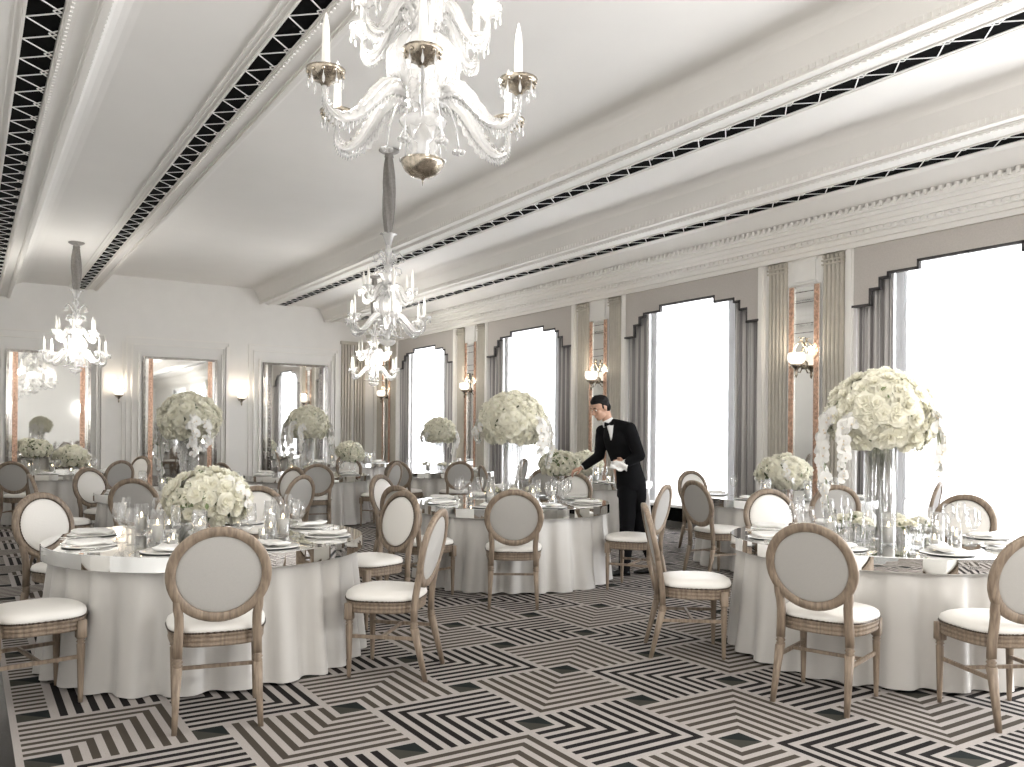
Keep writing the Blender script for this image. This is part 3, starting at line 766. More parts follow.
# ------------------------------------------------------------------ tables
def make_table(R, seed, n=150):
    rnd = random.Random(seed)
    t = empty('banquet_table')
    b = MB(); b.smooth = False
    N = 96
    def c(r, z): return [(r * math.cos(2 * PI * i / N), r * math.sin(2 * PI * i / N), z) for i in range(N)]
    b.loops([c(R - .01, .672), c(R, .678)], cap1=False)
    jit = [R + rnd.uniform(-.0035, .0035) for _ in range(N)]
    def cj(z): return [(jit[i] * math.cos(2 * PI * i / N), jit[i] * math.sin(2 * PI * i / N), z) for i in range(N)]
    b.loops([cj(.678), cj(.758)], cap0=False, cap1=False)
    b.loops([c(R, .758), c(R - .004, .762)], cap0=False)
    b.build('mirrored_top', M_['mirror'], t)
    b = MB(); n = 320; ph = [rnd.uniform(0, 6.28) for _ in range(4)]; ls = []
    for k in range(13):
        u = k / 12; z = .674 * (1 - u) + .012 * u; l = []
        for i in range(n):
            a = 2 * PI * i / n
            fold = math.sin(25 * a + ph[0] + 1.8 * math.sin(3 * a + ph[1])) + .3 * math.sin(41 * a + ph[2])
            amp = .016 + .034 * u ** .7
            r = R - .055 + .045 * u ** 1.2 + amp * (abs(fold + .2) ** .8 * (1 if fold > -.2 else -1) * .75)
            l.append((r * math.cos(a), r * math.sin(a), z + (.006 * math.sin(5 * a + ph[3]) if k == 12 else 0)))
        ls.append(l)
    b.loops(ls, cap0=False, cap1=False); o = b.build('tablecloth_skirt', M_['cloth'], t)
    b = MB(); b.lathe([(.30, 0), (.30, .03), (.05, .05), (.05, .64), (.30, .67)], 20); b.build('pedestal', M_['smoky'], t)
    return t
protoT = [make_table(.98, 3), make_table(.98, 11)]
uT = [0, 0]
for i, (k, (c, R, desc)) in enumerate(TABLES.items()):
    j = i % 2
    o = protoT[j] if not uT[j] else copy_tree(protoT[j]); uT[j] += 1
    o.location = (*c, 0); o.rotation_euler = (0, 0, i * .9); tag(o, 'round mirror-topped table in pale satin, ' + desc, 'table', 'banquet tables')

# ------------------------------------------------------------------ flowers
def blossom(b, c, nrm, r, rnd, rich=True):
    """a cupped rose head facing nrm"""
    q = Vector((0, 0, 1)).rotation_difference(Vector(nrm)).to_matrix() @ Matrix.Rotation(rnd.uniform(0, 6.28), 3, 'Z')
    c = Vector(c)
    for (cnt, rad, lift, w, off) in (((6, 1., .12, .62, 0), (5, .66, .42, .5, .5), (4, .36, .62, .36, .2)) if rich else ((5, 1., .15, .8, 0), (4, .5, .5, .6, .4))):
        for k in range(cnt):
            a = 2 * PI * (k + off) / cnt + rnd.uniform(-.12, .12); ca, sa = math.cos(a), math.sin(a); vs = []
            for u, zz in ((.0, 0), (.6, lift * .55), (1., lift + rnd.uniform(-.08, .1))):
                ww = w * (.25 + .75 * math.sin(PI * min(.72, u * .6 + .12)))
                for s in (-1, 0, 1):
                    p = Vector(((rad * u) * ca - s * ww * sa, (rad * u) * sa + s * ww * ca, zz - .12 + (.10 * abs(s) if u > .3 else 0))) * r
                    vs.append(c + q @ p)
            b.add(vs, [(0, 1, 4, 3), (1, 2, 5, 4), (3, 4, 7, 6), (4, 5, 8, 7)])
def dome(b, C, rx, rz, cnt, rr, rnd, zmin=-.35, rich=True):
    b.cur = 0
    for i in range(cnt):
        z = 1 - (1 - zmin) * (i + .5) / cnt; a = i * 2.399963 + rnd.uniform(-.15, .15); h = math.sqrt(max(0, 1 - z * z))
        nrm = Vector((h * math.cos(a), h * math.sin(a), z)); k = rnd.uniform(.93, 1.05)
        blossom(b, (C[0] + rx * k * nrm.x, C[1] + rx * k * nrm.y, C[2] + rz * k * nrm.z), nrm, rr * rnd.uniform(.8, 1.2), rnd, rich)
def leaves(b, C, rx, rz, cnt, rnd, zmin=-.3, s=.045):
    for i in range(cnt):
        z = rnd.uniform(zmin, 1); a = rnd.uniform(0, 6.28); h = math.sqrt(max(0, 1 - z * z)); nrm = Vector((h * math.cos(a), h * math.sin(a), z))
        p = Vector((C[0] + rx * .96 * nrm.x, C[1] + rx * .96 * nrm.y, C[2] + rz * .96 * nrm.z)); t = nrm.orthogonal().normalized(); t = Matrix.Rotation(rnd.uniform(0, 6.28), 3, nrm) @ t; u = nrm.cross(t)
        b.add([p, p + t * s * .5 + u * s * .3 + nrm * s * .25, p + t * s + nrm * s * .35, p + t * s * .5 - u * s * .3 + nrm * s * .25], [(0, 1, 2, 3)])
def orchid(b, c, nrm, r, rnd):
    q = Vector((0, 0, 1)).rotation_difference(Vector(nrm)).to_matrix() @ Matrix.Rotation(rnd.uniform(-.5, .5), 3, 'Z'); c = Vector(c); b.cur = 0
    for a, L, w in ((PI / 2, .95, .42), (PI * 1.17, .95, .42), (-PI * .17, .95, .42), (.12, 1., .68), (PI - .12, 1., .68)):
        ca, sa = math.cos(a), math.sin(a); vs = []
        for u, ww, zz in ((.05, .12, 0), (.5, 1, .10), (.85, .75, .05), (1, .2, -.04)):
            for s in (-1, 0, 1):
                vs.append(c + q @ (Vector((L * u * ca - s * w * ww * sa, L * u * sa + s * w * ww * ca, zz + .06 * abs(s) + (.03 if L == 1. else 0))) * r))
        b.add(vs, [(i, i + 1, i + 4, i + 3) for i in (0, 1, 3, 4, 6, 7)])
    b.cur = 1; b.ball(c + q @ Vector((0, -.1 * r, .12 * r)), r * .16, 6, 4); b.cur = 0
def spray(t, pts, cnt, r, rnd, C):
    """a hanging orchid stem with flowers along it"""
    b = MB(); P = []
    pts = [Vector(p) for p in pts]
    for i in range(len(pts) - 1):
        for k in range(5): P.append(pts[i].lerp(pts[i + 1], k / 5))
    P.append(pts[-1])
    b.cur = 2; b.tube(P, .0025, 5)
    for i in range(cnt):
        u = (i + .5) / cnt * (len(P) - 1); p = P[int(u)].lerp(P[min(int(u) + 1, len(P) - 1)], u % 1)
        out = Vector((p.x - C[0], p.y - C[1], 0)).normalized(); side = Vector((-out.y, out.x, 0))
        nrm = (out + side * rnd.uniform(-1.3, 1.3) + Vector((0, 0, rnd.uniform(-.1, .35)))).normalized()
        sz = r * (1.05 - .35 * i / cnt)
        orchid(b, p + nrm * .022 + side * rnd.uniform(-.03, .03), nrm, sz, rnd)
    b.build('orchid_spray', [M_['orchid'], M_['throat'], M_['leaf']], t)
def cyl_vase(r, h, th=.004, n=24):
    b = MB(); b.lathe([(r, 0), (r, h), (r - th, h), (r - th, .012), (0, .012)], n, cap=False); b.lathe([(0, 0), (r, 0)], n, cap=False)
    return b
def make_tall(seed, s=1., sprays=((2.45, .50), (3.2, .64), (-.80, .38)), cnt=260):
    """tall glass-stemmed arrangement, origin on the table top; local x points to the viewer's right"""
    rnd = random.Random(seed); t = empty('tall_flower_arrangement')
    C = (0, 0, .83 * s)
    b = MB(); dome(b, C, .325 * s, .285 * s, cnt, .056 * s, rnd, -.72); b.build('flower_dome', M_['petal'], t)
    b = MB(); leaves(b, C, .335 * s, .295 * s, 46, rnd); b.build('foliage', M_['leaf'], t)
    b = MB(); b.ball((0, 0, C[2] - .01), (.26 * s, .26 * s, .21 * s), 14, 9); b.build('foam_core', M_['leaf'], t)
    for k, (a, L) in enumerate(sprays):
        ca, sa = math.cos(a), math.sin(a)
        spray(t, [(.26 * s * ca, .26 * s * sa, .86 * s), (.36 * s * ca, .36 * s * sa, .80 * s), (.39 * s * ca, .39 * s * sa, (.80 - L * .5) * s), (.35 * s * ca, .35 * s * sa, (.80 - L) * s)], int(12 + L * 34), .060 * s, rnd, C)
        a2 = a + .45; ca, sa = math.cos(a2), math.sin(a2)
        spray(t, [(.26 * s * ca, .26 * s * sa, .84 * s), (.35 * s * ca, .35 * s * sa, .74 * s), (.35 * s * ca, .35 * s * sa, (.74 - L * .55) * s)], int(9 + L * 26), .056 * s, rnd, C)
    cyl_vase(.105 * s, .66 * s).build('vase', M_['vglass'], t)
    b = MB()
    for k in range(7):
        a = 2 * PI * k / 7; b.lathe([(0, .014), (.014, .014), (.014, .64 * s), (0, .64 * s)], 8, (.06 * s * math.cos(a), .06 * s * math.sin(a), 0))
    b.build('glass_rods', M_['vglass'], t)
    return t
def make_low(seed, rx=.27, rz=.20, zc=.23, cnt=120, pot=.11, orch=True, h=None):
    rnd = random.Random(seed); t = empty('low_flower_arrangement'); C = (0, 0, zc)
    b = MB(); dome(b, C, rx, rz, cnt, .050 * rx / .27 * 1.05, rnd, -.62); b.build('flower_dome', M_['petal'], t)
    b = MB(); leaves(b, C, rx * 1.03, rz * 1.03, 60, rnd, -.2, .05); b.build('foliage', M_['leaf'], t)
    b = MB(); b.ball((0, 0, zc - .01), (rx * .8, rx * .8, rz * .75), 14, 9); b.build('foam_core', M_['leaf'], t)
    if orch:
        for a in (.2, 2.4, -1.2):
            ca, sa = math.cos(a), math.sin(a)
            spray(t, [(.6 * rx * ca, .6 * rx * sa, zc + rz * .7), (1.0 * rx * ca, 1.0 * rx * sa, zc + .3 * rz), (1.12 * rx * ca, 1.12 * rx * sa, zc - .35 * rz)], 8, .045, rnd, C)
    hh = h or max(.05, zc - rz * .45)
    b = MB(); b.lathe([(pot * .8, 0), (pot, hh * .5), (pot * .9, hh), (pot * .9 - .004, hh), (pot - .004, hh * .5), (0, .01)], 20, cap=False); b.build('vase', M_['vglass'], t)
    return t
TT = .763
tall = [make_tall(5), make_tall(23, sprays=((.15, .44), (2.9, .18), (-.7, .30)))]
def put_arr(protos, used, i, x, y, rz, s, lab, grp):
    o = protos[i] if not used[i] else copy_tree(protos[i]); used[i] += 1
    o.location = (x, y, TT); o.rotation_euler = (0, 0, rz); o.scale = (s, s, s); tag(o, lab, 'flower arrangement', grp)
uT = [0, 0]; G1 = 'tall flower arrangements'
put_arr(tall, uT, 0, 5.22, 3.48, -TH, 1.0, 'tall cream flower dome on glass vase with hanging orchids, front-right table', G1)
put_arr(tall, uT, 1, 4.65, 7.19, -TH, .97, 'tall cream flower dome on the middle table, orchids trailing toward the waiter', G1)
put_arr(tall, uT, 0, 2.15, 10.1, -TH - .3, .98, 'tall flower dome in front of the middle end-wall mirror', G1)
put_arr(tall, uT, 1, 7.16, 13.5, -TH + .6, .84, 'tall flower dome before the farther window', G1)
put_arr(tall, uT, 0, 4.62, 13.2, -TH + 1., .96, 'tall flower dome in front of the right end-wall mirror', G1)
low = [make_low(9), make_low(31, .19, .14, .33, 96, .06, False, .24)]
uL = [0, 0]; G2 = 'low flower arrangements'
put_arr(low, uL, 0, 1.37, 5.84, .3, .97, 'low cream rose and orchid bowl on the front-left table', G2)
put_arr(low, uL, 1, 5.40, 7.43, 0, 1.05, "small raised cream bouquet under the waiter's hand", G2)
put_arr(low, uL, 0, 7.85, 6.45, 1.6, 1.05, 'low cream bouquet on the window table behind the front-right one', G2)
put_arr(low, uL, 0, 7.75, 10.0, 2.2, .95, 'low cream bouquet on the window table behind the waiter', G2)
put_arr(low, uL, 0, 1.45, 15.4, .9, .95, 'low cream bouquet before the left end-wall mirror', G2)
put_arr(low, uL, 0, 7.30, 18.1, 2.9, 1.05, 'low cream bouquet in the far window corner', G2)
put_arr(low, uL, 1, 5.20, 12.75, 1.9, .95, 'small bouquet beside the tall one at the right end-wall mirror', G2)
put_arr(low, uL, 1, .95, 15.3, .4, 1.1, 'small bouquet at the left of the table by the left end-wall mirror', G2)

# rings of small flowers, candles and cube vases round the tall vases
def make_posy(seed=2):
    rnd = random.Random(seed); t = empty('posy_in_glass_cube')
    b = MB()
    for k in range(13):
        a = k * 2.4; r = .045 * math.sqrt(k / 13) * 1.35
        blossom(b, (r * math.cos(a), r * math.sin(a), .115 + .02 * (1 - k / 13)), (r * math.cos(a) * 12, r * math.sin(a) * 12, 1), .034, rnd)
    b.build('flowers', M_['petal'], t)
    b = MB(); leaves(b, (0, 0, .095), .065, .03, 10, rnd, -.2, .04)
    for k in range(5): b.tube([(.02 * math.cos(k * 1.3), .02 * math.sin(k * 1.3), .012), (.03 * math.cos(k * 1.3 + .6), .03 * math.sin(k * 1.3 + .6), .11)], .0025, 4)
    b.build('stems', M_['leaf'], t)
    b = MB(); s = .05
    for x0, x1, y0, y1 in ((-s, s, -s, -s + .004), (-s, s, s - .004, s), (-s, -s + .004, -s, s), (s - .004, s, -s, s)): b.box(x0, x1, y0, y1, 0, .10)
    b.box(-s, s, -s, s, 0, .01); b.build('glass_cube', M_['vglass'], t)
    return t
def make_hurricane(h, r):
    t = empty('candle_in_glass_cylinder')
    cyl_vase(r, h).build('glass_cylinder', M_['vglass'], t)
    b = MB(); b.lathe([(0, .014), (r - .012, .014), (r - .010, h * .55), (r - .014, h * .57), (0, h * .565)], 18); b.build('candle', M_['wax'], t)
    b = MB(); b.lathe([(0, 0), (.006, .006), (.007, .014), (.003, .026), (0, .034)], 8, (0, 0, h * .57)); b.build('flame', M_['flame'], t)
    return t
posy = make_posy(); hur = make_hurricane(.20, .043); vot = make_hurricane(.075, .032); vot.name = 'tealight_in_glass'
tag(posy, '', 'flowers'); tag(hur, '', 'candle'); tag(vot, '', 'candle'); cnt = dict(p=0, h=0, v=0)
sets = dict(A=[('h', -1.95, .42), ('h', -2.55, .45), ('h', -.55, .47), ('h', .35, .47), ('h', 1.3, .56), ('h', 2.5, .47), ('v', -2.2, .54), ('v', -1.45, .41), ('v', -1.1, .48), ('v', -.2, .38), ('v', .9, .42), ('v', 2.0, .44), ('v', -2.95, .38)],
            B=[('p', 0, .24), ('p', 1.05, .24), ('p', 2.1, .24), ('p', 3.14, .24), ('p', -2.1, .24), ('p', -1.05, .24), ('h', -.5, .40), ('h', -1.6, .38), ('h', -2.7, .40), ('h', 1.6, .40), ('v', .5, .45), ('v', -1.1, .46), ('v', -2.2, .44), ('v', 2.6, .42)],
            C=[('p', .2, .25), ('p', 1.25, .25), ('p', 2.3, .25), ('p', -2.94, .25), ('p', -1.9, .25), ('p', -.85, .25), ('h', -1.38, .37), ('h', -2.42, .38), ('h', -.25, .40), ('h', .8, .38), ('h', 2.8, .38), ('v', -1.05, .46), ('v', -1.75, .44), ('v', -2.1, .50), ('v', -.55, .50), ('v', 2.2, .42)])
for k in 'KHI': sets[k] = [('p', -1.9, .24), ('p', -.6, .24), ('p', .8, .24), ('p', 2.6, .24), ('h', -1.2, .38), ('h', -2.6, .38)]
for k in 'FGJM': sets[k] = [('h', -1.9, .46), ('h', -.6, .47), ('h', -2.9, .46), ('v', -1.3, .42)]
for k, lst in sets.items():
    (cx_, cy_), R, desc = TABLES[k]
    tally = {}
    for kind, a, r in lst:
        x, y = cx_ + r * math.cos(a), cy_ + r * math.sin(a); proto = dict(p=posy, h=hur, v=vot)[kind]
        w = side_word(cx_, cy_, x, y)
        base = dict(p='small cream posy in a glass cube', h='lit candle in a glass cylinder', v='low tealight in a small glass')[kind] + ' at the %s of the %s' % (w + ' side', desc)
        tally[(kind, w)] = tally.get((kind, w), 0) + 1
        if tally[(kind, w)] > 1: base += ', %s one' % ('inner', 'outer')[r > .39]
        place(proto, cnt[kind], (x, y, TT), a, base, dict(p='posies in glass cubes', h='candles in glass cylinders', v='tealights in small glasses')[kind] + ' on the ' + desc); cnt[kind] += 1

# ------------------------------------------------------------------ place settings (local +y points to the table centre)
b = MB(); b.lathe([(0, 0), (.13, 0), (.150, .004), (.152, .007), (.148, .009), (.10, .005), (0, .004)], 36); plate = b.build('dinner_plate', M_['china'])
def napkin_mesh():
    b = MB(); ls = []
    for k, (w, z) in enumerate(((.060, .012), (.066, .018), (.064, .026), (.05, .031))):
        l = []
        for i in range(24):
            a = 2 * PI * i / 24; ca, sa = math.cos(a), math.sin(a)
            x = w * math.copysign(abs(ca) ** .4, ca); y = .125 * (w / .066) ** .5 * math.copysign(abs(sa) ** .5, sa)
            l.append((x, y, z + .006 * math.sin(y * 40) + .004 * math.sin(x * 90)))
        ls.append(l)
    b.loops(ls); return b
nap = napkin_mesh().build('folded_napkin', M_['napkin'])
def fork():
    b = MB(); b.smooth = False
    b.obox((0, -.10, .004), (0, .03, .004), .008, .003); b.obox((0, -.10, .004), (0, -.06, .004), .014, .003); b.obox((0, .03, .004), (0, .05, .006), .022, .003)
    for x in (-.009, -.003, .003, .009): b.obox((x, .05, .006), (x, .095, .009), .003, .002)
    return b
fk = fork().build('fork', M_['silver'])
b = MB(); b.smooth = False; b.obox((0, -.11, .004), (0, .0, .004), .013, .005); b.loops([[(-.006, 0, .003), (.008, 0, .003), (.010, .05, .003), (.002, .11, .003), (-.006, .10, .003)], [(-.006, 0, .005), (.008, 0, .005), (.010, .05, .005), (.002, .11, .005), (-.006, .10, .005)]]); kn = b.build('table_knife', M_['silver'])
def wine(h=.22, r=.042):
    t = empty('wine_glass')
    b = MB(); b.lathe([(.004, h * .42), (.022, h * .46), (r, h * .62), (r * .98, h * .80), (r * .78, h), (r * .76, h), (r * .94, h * .8), (r * .95, h * .62), (0, h * .44)], 20, cap=False); b.build('bowl', M_['glass'], t)
    b = MB(); b.lathe([(.036, 0), (.034, .003), (.006, .008), (.0035, .02), (.0035, h * .40), (.008, h * .43)], 16); b.build('stem', M_['glass'], t)
    return t
wg = wine(); fl_ = wine(.245, .030); fl_.name = 'champagne_flute'
for o, c in ((plate, 'plate'), (nap, 'napkin'), (fk, 'fork'), (kn, 'knife'), (wg, 'glass'), (fl_, 'glass')): tag(o, '', c)
K = dict(plate=0, nap=0, fk=0, kn=0, wg=0, fl=0)
def put(proto, key, loc, rz, label, grp):
    place(proto, K[key], loc, rz, label, grp); K[key] += 1
for k, (c, R, desc) in TABLES.items():
    near = k in 'ABC'; n = 8 if near else 6
    ph = dict(A=.25, B=-.08, C=.3).get(k, .2)
    cnts = {}
    for i in range(n):
        a = 2 * PI * i / n + ph; ca, sa = math.cos(a), math.sin(a)
        x, y = c[0] + .76 * ca, c[1] + .76 * sa
        if not near and ((x - c[0]) * c[0] + (y - c[1]) * c[1]) / math.hypot(*c) > .5: continue
        rz = a + PI / 2; tx, ty = -sa, ca
        w = side_word(c[0], c[1], x, y) + ' side'
        cnts[w] = cnts.get(w, 0) + 1
        if cnts[w] > 1: w += ', further round'
        def pt(rad, side): return (c[0] + rad * ca + side * tx, c[1] + rad * sa + side * ty)
        put(plate, 'plate', (x, y, TT), rz, 'white plate at the %s of the %s' % (w, desc), 'dinner plates on the ' + desc)
        put(nap, 'nap', (x, y, TT + .004), rz + .1 * math.sin(i * 3), 'folded white napkin on the plate at the %s of the %s' % (w, desc), 'napkins on the ' + desc)
        p = pt(.55, .10); put(wg, 'wg', (*p, TT), 0, 'clear wine glass at the %s of the %s' % (w, desc), 'wine glasses on the ' + desc)
        if near:
            p = pt(.56, -.03); put(fl_, 'fl', (*p, TT), 0, 'slim champagne flute at the %s of the %s' % (w, desc), 'champagne flutes on the ' + desc)
            p = pt(.77, -.185); put(fk, 'fk', (*p, TT), rz, 'silver fork beside the plate at the %s of the %s' % (w, desc), 'forks on the ' + desc)
            p = pt(.77, .185); put(kn, 'kn', (*p, TT), rz, 'silver knife beside the plate at the %s of the %s' % (w, desc), 'knives on the ' + desc)

# ------------------------------------------------------------------ the waiter (local x = to the viewer's right, y = away, z up)
man = empty('person', (5.745, 6.67, 0), -TH)
tag(man, 'waiter in black suit and bow tie leaning left to arrange flowers, white cloth in hand', 'person')
def remesh(b, name, m, parent, vox, smooth=3, label=None):
    o = b.build(name, m, None, label)
    r = o.modifiers.new('r', 'REMESH'); r.mode = 'VOXEL'; r.voxel_size = vox; r.use_smooth_shade = True
    if smooth: s = o.modifiers.new('s', 'SMOOTH'); s.iterations = smooth; s.factor = .5
    dg = bpy.context.evaluated_depsgraph_get(); me = D.meshes.new_from_object(o.evaluated_get(dg)); o.modifiers.clear(); old = o.data; o.data = me; D.meshes.remove(old)
    me.name = name; o.parent = parent
    if not me.materials: me.materials.append(m)
    return o
def limb(b, pts, n=14):
    """pts: (x, y, z, r) chain with rounded joints"""
    P = []; Rr = []
    for i in range(len(pts) - 1):
        p, q = pts[i], pts[i + 1]
        for k in range(5):
            u = k / 5; P.append([p[j] + (q[j] - p[j]) * u for j in range(3)]); Rr.append(p[3] + (q[3] - p[3]) * u)
    P.append(pts[-1][:3]); Rr.append(pts[-1][3]); b.tube(P, Rr, n)
    for p in pts: b.ball(p[:3], p[3] * .99, n, 10)
HC = Vector((-.305, -.02, 1.715)); 
# head frame: F looks left, a little towards the viewer, and down
F = Vector((-.80, -.42, -.42)).normalized(); Sd = F.cross(Vector((0, 0, 1))).normalized(); U = Sd.cross(F).normalized()
def H(f, s, u): return HC + F * f + Sd * s + U * u
b = MB()
def hball(f, s, u, rf, rs, ru, n=18, m=12):
    ls = []
    for i in range(1, m):
        t = PI * i / m; ls.append([H(f + rf * math.sin(t) * math.cos(2 * PI * k / n), s + rs * math.sin(t) * math.sin(2 * PI * k / n), u - ru * math.cos(t)) for k in range(n)])
    b.loops(ls)
hball(-.005, 0, .025, .096, .076, .095)          # skull
hball(.035, 0, -.035, .060, .058, .075)          # face
hball(.058, 0, -.088, .030, .034, .026)          # chin
hball(.020, 0, -.070, .055, .056, .035)          # jaw
hball(.080, 0, .028, .018, .050, .014)           # brow
b.tube([H(.088, 0, .018), H(.104, 0, -.006), H(.118, 0, -.026), H(.098, 0, -.034)], [.008, .010, .012, .009], 8)   # nose
for s in (-1, 1):
    hball(.104, s * .011, -.030, .008, .008, .007, 8, 6); hball(.062, s * .044, -.018, .026, .018, .018)
    hball(-.006, s * .076, -.008, .018, .008, .030, 10, 8)
hball(.090, 0, -.056, .010, .022, .006, 10, 6); hball(.088, 0, -.066, .010, .019, .006, 10, 6)
limb(b, [tuple(H(-.035, 0, -.05)) + (.054,), (-.235, .0, 1.60, .052), (-.20, .0, 1.53, .066), (-.12, 0, 1.40, .11), (-.05, 0, 1.10, .12), (-.02, 0, .95, .12)])
RS, LS = (-.27, .13, 1.475), (-.03, -.17, 1.50)
RE, RW = (-.30, .10, 1.225), (-.485, .08, 1.095)
LE, LW = (.065, -.235, 1.235), (-.085, -.24, 1.155)
limb(b, [(-.15, 0, 1.48, .07), (*RS, .052), (*RE, .042), (*RW, .027)]); limb(b, [(-.15, 0, 1.48, .07), (*LS, .052), (*LE, .042), (*LW, .027)])
def hand(b, W, d, up, sgn, curl):
    """palm from wrist W along d, up = back of the hand"""
    W = Vector(W); d = Vector(d).normalized(); up = Vector(up); up = (up - d * up.dot(d)).normalized(); sd = d.cross(up) * sgn
    ls = []
    for u, w, h in ((-.01, .026, .022), (.02, .034, .017), (.055, .042, .016), (.088, .042, .013)):
        ls.append([W + d * u + sd * w * math.cos(2 * PI * k / 12) + up * h * math.sin(2 * PI * k / 12) for k in range(12)])
    b.loops(ls)
    for i, (off, L) in enumerate(((.031, .070), (.011, .080), (-.010, .075), (-.030, .058))):
        p = W + d * .082 + sd * off; a = 0; pts = [tuple(p) + (.0098,)]
        for j, fr in enumerate((.45, .3, .25)):
            a += curl * (.5 + .14 * i + .15 * j); p = p + (d * math.cos(a) - up * math.sin(a)) * L * fr; pts.append(tuple(p) + (.0092 - .0009 * j,))
        limb(b, pts, 8)
    p = W + d * .020 + sd * .030; q = p + (d * .55 + sd * .75 - up * .25).normalized() * .040; r = q + (d * .9 + sd * .15 - up * .5).normalized() * .032
    limb(b, [tuple(p) + (.014,), tuple(q) + (.0105,), tuple(r) + (.0088,)], 8)
hand(b, RW, (-.86, -.05, -.30), (-.2, -.2, 1), -1, .75)
hand(b, LW, (-.95, .10, .05), (0, -.9, .4), 1, 1.3)
for hx, kx, ax, y in ((-.02, -.03, -.05, -.06), (.02, .11, .27, .10)):
    limb(b, [(hx, y, .95, .085), (kx - .01, y, .52, .052), (ax, y, .10, .036)])
remesh(b, 'body', M_['skin'], man, .006, 2)
for s in (-1, 1):
    e = MB(); e.ball(H(.080, s * .031, .006), .0078, 10, 8); e.build('eye', M_['white'], man); 
    e = MB(); e.ball(H(.0865, s * .032, .002), .0060, 8, 6); e.build('pupil', M_['hair'], man)
    e = MB(); e.tube([H(.094, s * .014, .030), H(.092, s * .032, .036), H(.080, s * .050, .030)], [.004, .005, .003], 6); e.build('eyebrow', M_['hair'], man)
e = MB(); e.tube([H(.0985, s, -.061) for s in (-.020, -.008, .008, .020)], [.001, .0025, .0025, .001], 6); e.build('lips', mat('lip_tone', (.42, .20, .16), .5), man)
b = MB()                                                            # short dark hair, longer on top, cut round the ears
ls = []; NH = 32
for i in range(1, 15):
    l = []
    for k in range(NH):
        az = 2 * PI * k / NH; front = math.cos(az)
        tmax = PI * (.36 + .10 * (1 - front) * .5 + .30 * max(0, -front) ** .6 + .10 * max(0, 1 - abs(front + .05) * 5))   # hairline by direction
        t = tmax * i / 14; w = 1 + .02 * math.sin(k * 5.3 + i * 1.9)
        top = .012 * math.cos(t) * (1 + .5 * front)
        l.append(H(-.005 + (.103 * w) * math.sin(t) * front + .010 * (i < 9) * front, .083 * w * math.sin(t) * math.sin(az), .028 + (.100 * w + top) * math.cos(t)))
    ls.append(l)
b.loops(ls)
hball(-.052, 0, -.012, .056, .074, .062); hball(-.03, 0, .05, .082, .080, .078); hball(.040, 0, .094, .040, .056, .024)
for s in (-1, 1): hball(.012, s * .070, .018, .012, .009, .028, 10, 8)
remesh(b, 'hair', M_['hair'], man, .005, 1)
# jacket
b = MB(); 
def torso(b, sec, n=28):
    ls = []
    for (x, y, z, rx, ry, tl) in sec:
        ls.append([(x + rx * math.cos(2 * PI * k / n), y + ry * math.sin(2 * PI * k / n), z + tl * rx * math.cos(2 * PI * k / n)) for k in range(n)])
    b.loops(ls)
torso(b, [(.02, 0, .88, .150, .165, 0), (.01, 0, .98, .155, .170, 0), (-.02, 0, 1.10, .140, .165, .1), (-.06, 0, 1.22, .145, .180, .15), (-.10, -.01, 1.34, .150, .200, .2), (-.135, -.01, 1.44, .140, .200, .22), (-.165, -.01, 1.515, .100, .140, .2), (-.195, 0, 1.575, .062, .070, .2)])
limb(b, [(-.17, .06, 1.475, .075), (*RS, .070), (*RE, .056), (-.455, .083, 1.115, .044)], 16)
limb(b, [(-.185, 0, 1.555, .056), (-.12, -.09, 1.53, .066), (*LS, .072)], 16)
limb(b, [(-.14, -.08, 1.49, .080), (*LS, .074), (*LE, .060), (-.055, -.24, 1.165, .046)], 16)
torso(b, [(.10, -.02, .66, .05, .10, 0), (.10, -.02, .80, .07, .13, 0), (.06, -.01, .95, .11, .15, 0)])   # tails
jk = remesh(b, 'jacket', M_['suit'], man, .010, 5)
from mathutils.bvhtree import BVHTree
bvh = BVHTree.FromPolygons([v.co for v in jk.data.vertices], [list(p.vertices) for p in jk.data.polygons])
def on_jacket(x, z, off):
    h = bvh.ray_cast(Vector((x, -1.2, z)), Vector((0, 1, 0)))
    return (h[0] if h[0] else Vector((x, -.15, z))) + Vector((-.3, -1, .1)) * off
b = MB()
torso(b, [(.00, 0, .80, .13, .15, 0), (.01, 0, .90, .135, .155, 0), (.01, 0, 1.0, .130, .150, 0)])
for hx, kx, ax, y in ((-.02, -.03, -.05, -.06), (.02, .11, .27, .10)):
    limb(b, [(hx, y, .88, .105), (kx, y, .52, .078), (ax, y, .13, .062), (ax - .005, y, .075, .062)], 16)
remesh(b, 'trousers', M_['suit'], man, .011, 4)
b = MB()                                                            # shirt front and collar
rows = []
for z, xa, xb in ((1.385, -.217, -.211), (1.42, -.224, -.204), (1.46, -.232, -.198), (1.50, -.240, -.192), (1.535, -.246, -.186), (1.56, -.244, -.182)):
    rows.append([on_jacket(xa + (xb - xa) * k / 4, z, .005) for k in range(5)])
b.loops(rows, closed=False, cap0=False, cap1=False)
NB = Vector((-.225, 0, 1.575)); ax = (Vector((-.235, 0, 1.62)) - Vector((-.19, 0, 1.53))).normalized()
o1 = ax.orthogonal().normalized(); o2 = ax.cross(o1)
b.loops([[NB + ax * h + (o1 * math.cos(2 * PI * k / 20) + o2 * math.sin(2 * PI * k / 20)) * r for k in range(20)] for h, r in ((-.035, .070), (.012, .060), (.026, .058))], cap0=False, cap1=False)
o = b.build('shirt', M_['shirt'], man); sd = o.modifiers.new('t', 'SOLIDIFY'); sd.thickness = .004
b = MB(); c0 = on_jacket(-.222, 1.548, .016); tdir = Vector((.80, -.45, .1)).normalized()
